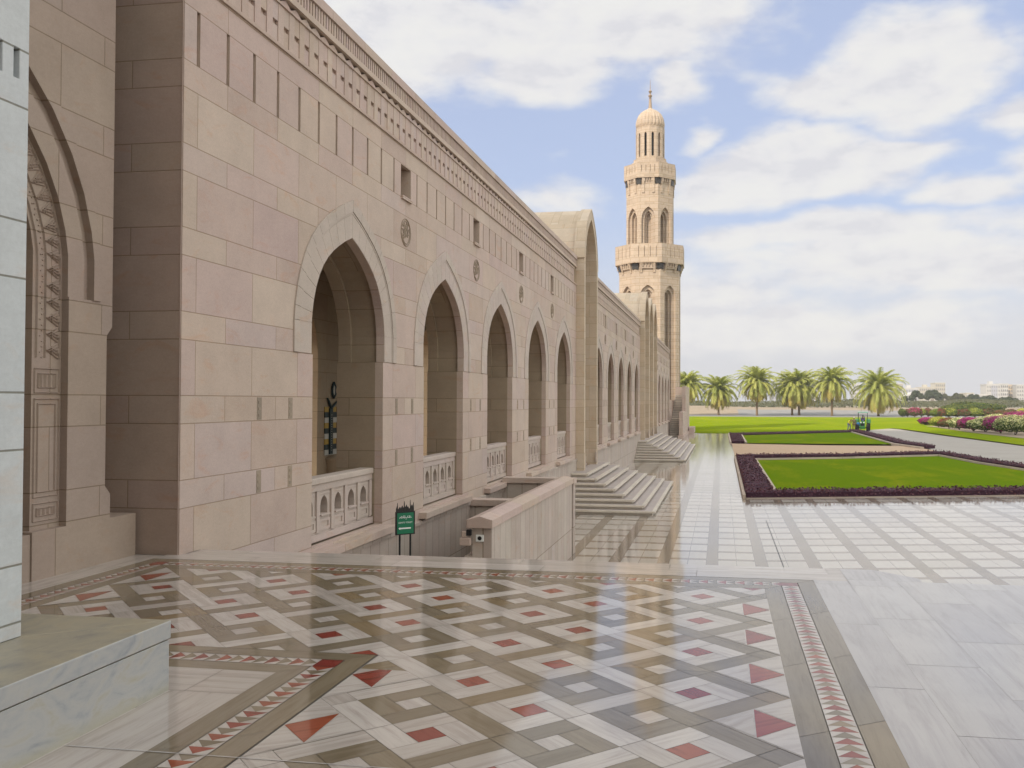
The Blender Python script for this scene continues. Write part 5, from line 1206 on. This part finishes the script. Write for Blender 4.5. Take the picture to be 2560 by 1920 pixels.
def skin_body(name, m_, parent, joints, bones, sub=2):
    me = bpy.data.meshes.new(name); me.from_pydata([Vector(j[0]) for j in joints], bones, []); me.materials.append(m_)
    o = bpy.data.objects.new(name, me); COL.objects.link(o); o.parent = parent; o.matrix_parent_inverse = WM(parent).inverted()
    md = o.modifiers.new('skin', 'SKIN'); 
    for sv, j in zip(me.skin_vertices[0].data, joints): sv.radius = (j[1], j[1] * (j[2] if len(j) > 2 else 1))
    me.skin_vertices[0].data[0].use_root = True
    s_ = o.modifiers.new('sub', 'SUBSURF'); s_.levels = 1; s_.render_levels = sub
    dg = bpy.context.evaluated_depsgraph_get(); me2 = bpy.data.meshes.new_from_object(o.evaluated_get(dg)); o.modifiers.clear(); o.data = me2; me2.name = name
    me2.polygons.foreach_set('use_smooth', [True] * len(me2.polygons)); return o
def person(label, base, rot, P, shirt, trousers, hatm=None, scale=1.0):
    """P: joint positions in metres relative to the base: pelvis, chest, neck, head, then left and right shoulder/elbow/hand, hip/knee/ankle/toe"""
    t = thing('person', base, label, 'person'); Rm = Matrix.Translation(base) @ Matrix.Rotation(rot, 4, 'Z') @ Matrix.Scale(scale, 4)
    w_ = lambda k: tuple(Rm @ Vector(P[k]))
    J = [(w_('pelvis'), .12), (w_('chest'), .14, .75), (w_('neck'), .055), (w_('jaw'), .075), (w_('head'), .095), (w_('crown'), .06)]; B_ = [(0, 1), (1, 2), (2, 3), (3, 4), (4, 5)]
    for sd_ in 'lr':
        n = len(J); J += [(w_(sd_ + 'sh'), .058), (w_(sd_ + 'el'), .042), (w_(sd_ + 'wr'), .030), (w_(sd_ + 'hd'), .034)]; B_ += [(1, n), (n, n + 1), (n + 1, n + 2), (n + 2, n + 3)]
        n = len(J); J += [(w_(sd_ + 'hp'), .085), (w_(sd_ + 'kn'), .06), (w_(sd_ + 'an'), .042), (w_(sd_ + 'to'), .035)]; B_ += [(0, n), (n, n + 1), (n + 1, n + 2), (n + 2, n + 3)]
    skin_body('body', SKIN, t, J, B_)
    J = [(w_('pelvis'), .145), (w_('chest'), .17, .78)]; B_ = [(0, 1)]
    for sd_ in 'lr': n = len(J); J += [(w_(sd_ + 'sh'), .078), (w_(sd_ + 'el'), .060), (tuple(Vector(w_(sd_ + 'el')).lerp(Vector(w_(sd_ + 'wr')), .75)), .048)]; B_ += [(1, n), (n, n + 1), (n + 1, n + 2)]
    skin_body('shirt', shirt, t, J, B_)
    J = [(w_('pelvis'), .15)]; B_ = []
    for sd_ in 'lr': n = len(J); J += [(w_(sd_ + 'hp'), .105), (w_(sd_ + 'kn'), .080), (w_(sd_ + 'an'), .066)]; B_ += [(0, n), (n, n + 1), (n + 1, n + 2)]
    skin_body('trousers', trousers, t, J, B_)
    if hatm:
        h = Vector(w_('crown')); b = MB(); b.lathe([(.125, -.07), (.12, .0), (.09, .05), (.0, .075)], h, 12); b.lathe([(.17, -.068), (.125, -.062)], h, 12); b.build('cap', hatm, t, smooth=True)
    return t
STAND = dict(pelvis=(0, 0, .92), chest=(0, -.02, 1.30), neck=(0, -.01, 1.49), jaw=(0, -.03, 1.56), head=(0, -.02, 1.64), crown=(0, -.01, 1.72), lsh=(.20, 0, 1.42), lel=(.27, .02, 1.14), lwr=(.25, -.10, .92), lhd=(.24, -.13, .84), rsh=(-.20, 0, 1.42), rel=(-.27, .03, 1.14), rwr=(-.25, -.08, .92), rhd=(-.24, -.11, .84),
             lhp=(.10, 0, .86), lkn=(.12, -.10, .48), lan=(.13, -.04, .09), lto=(.14, -.19, .04), rhp=(-.10, 0, .86), rkn=(-.12, .03, .48), ran=(-.13, .14, .10), rto=(-.13, .0, .04))
BENT = dict(STAND, pelvis=(0, .10, .88), chest=(0, -.16, 1.18), neck=(0, -.29, 1.32), jaw=(0, -.36, 1.36), head=(0, -.39, 1.42), crown=(0, -.40, 1.50), lsh=(.19, -.2, 1.28), lel=(.24, -.30, 1.03), lwr=(.2, -.45, .84), lhd=(.19, -.5, .77), rsh=(-.19, -.2, 1.28), rel=(-.24, -.30, 1.03), rwr=(-.2, -.45, .84), rhd=(-.19, -.5, .77))
SIT = dict(STAND, pelvis=(0, 0, 0), chest=(0, -.06, .38), neck=(0, -.08, .57), jaw=(0, -.11, .64), head=(0, -.10, .72), crown=(0, -.09, .80), lsh=(.20, -.05, .49), lel=(.27, -.22, .28), lwr=(.17, -.48, .30), lhd=(.14, -.56, .33), rsh=(-.20, -.05, .49), rel=(-.27, -.22, .28), rwr=(-.17, -.48, .30), rhd=(-.14, -.56, .33),
           lhp=(.11, -.02, -.02), lkn=(.16, -.44, .04), lan=(.17, -.52, -.36), lto=(.18, -.66, -.42), rhp=(-.11, -.02, -.02), rkn=(-.16, -.44, .04), ran=(-.17, -.52, -.36), rto=(-.18, -.66, -.42))
person('driver in a violet blue shirt and dark cap sitting on the tractor', tuple(TM @ Vector((0, 1.92, 1.22))), TA, SIT, CLB, CLN, BLACK)
person('worker in khaki with a pale cap walking beside the tractor', (17.55, 125.5, Z0 + .01), .2, STAND, CLK, CLK, CLW, 1.06)
person('worker in a yellow shirt and blue grey trousers bending left of the tractor', (17.02, 126.2, Z0 + .01), .5, BENT, CLY, CLN, None, 1.05)

# small dark bird on the balustrade of the second wing
t = thing('bird', (-5.88, 46.05, .50), 'small dark bird perched on a balustrade of the middle arcade wing', 'bird')
b = MB(); b.lathe([(0, -.13), (.03, -.10), (.055, -.03), (.06, .03), (.045, .08), (.035, .10), (.04, .125), (.033, .15), (0, .165)], (0, 0, 0), 10)
ti = Matrix.Translation((-5.88, 46.05, .63)) @ Matrix.Rotation(R(35), 4, 'X'); b.v = [tuple(ti @ Vector(v)) for v in b.v]; b.build('body', BLACK, t, smooth=True)
b = MB(); b.tube([(-5.88, 46.10, .54), (-5.88, 46.20, .44)], .02, .012, n=5); b.build('tail', BLACK, t)
b = MB(); b.tube([(-5.88, 45.955, .755), (-5.88, 45.90, .75)], .012, .003, n=5); b.build('beak', TRY, t)
for e in (-.02, .02): b = MB(); b.tube([(-5.88 + e, 46.05, .58), (-5.88 + e, 46.04, .50)], .006, n=4); b.build('leg', TRY, t)

# ------------------------------------------------------------------ unseen cumulus cloud added on the sun's side, shaped to shade plaza and lawns
CH = 620.0
cc = Vector((22, 44, Z0)) + sdir * (CH / sdir.z)
b = MB(); rng = random.Random(12)
ico = bmesh.new(); bmesh.ops.create_icosphere(ico, subdivisions=3, radius=1.0); IV = [v.co.copy() for v in ico.verts]; IF = [[v.index for v in f.verts] for f in ico.faces]; ico.free()
CLW_ = simple('shade_cloud_white', (.85, .85, .85), 1.0, 0.0, .05)
for i in range(5):
    for j in range(11):
        px_ = -15 + i * 5 + rng.uniform(-2, 2); py_ = -88 + j * 15.5 + rng.uniform(-4, 4); r_ = rng.uniform(11, 15) * (.82 if j in (0, 10) or i in (0, 4) else 1.0)
        for f in IF: b.face([Vector((px_, py_, rng.uniform(-.0, .0) + (i * 7 + j * 3) % 5)) + cc + IV[k] * r_ * (1 + .22 * noise.noise(IV[k] * 2.2 + Vector((i, j, 0)))) for k in f], 0, .5)
o = b.build('cloud', CLW_, None, smooth=True, weld=False); stuff(tag(o, 'unseen white cumulus cloud added towards the sun to shade plaza and lawns', 'cloud'))

# ------------------------------------------------------------------ air: faint dry haze
b = MB(); b.box(-420, 900, -60, 1000, -4.0, 60)
hm = bpy.data.materials.new('haze_air'); hm.use_nodes = True; ht = NT(hm.node_tree)
hv = ht.n('ShaderNodeVolumePrincipled'); hv.inputs['Color'].default_value = (.93, .94, .97, 1); hv.inputs['Density'].default_value = .00032; hv.inputs['Anisotropy'].default_value = .2
ho = ht.n('ShaderNodeOutputMaterial'); hm.node_tree.links.new(hv.outputs[0], ho.inputs['Volume'])
hz_ = b.build('haze', hm); stuff(hz_)

b = MB(); b.box(1.455, 1.475, 21.4, 30.6, Z0 - .02, Z0 + .003); struct(b.build('paving_drain', BLACK))

t = thing('shade_hall', (-40, 40, ZF), 'unseen plain hall block added across the court to dim the arcade interior', 'building')
b = MB(); b.box(-70, -22, -40, 92, ZF, 11.5); b.build('wall', ST, t)  # unseen mass added to cut skylight reaching the arcade from the court
b = MB(); b.box(-70.4, -21.6, -40.4, 92.4, 11.501, 12.2); b.build('cornice', STP, t)
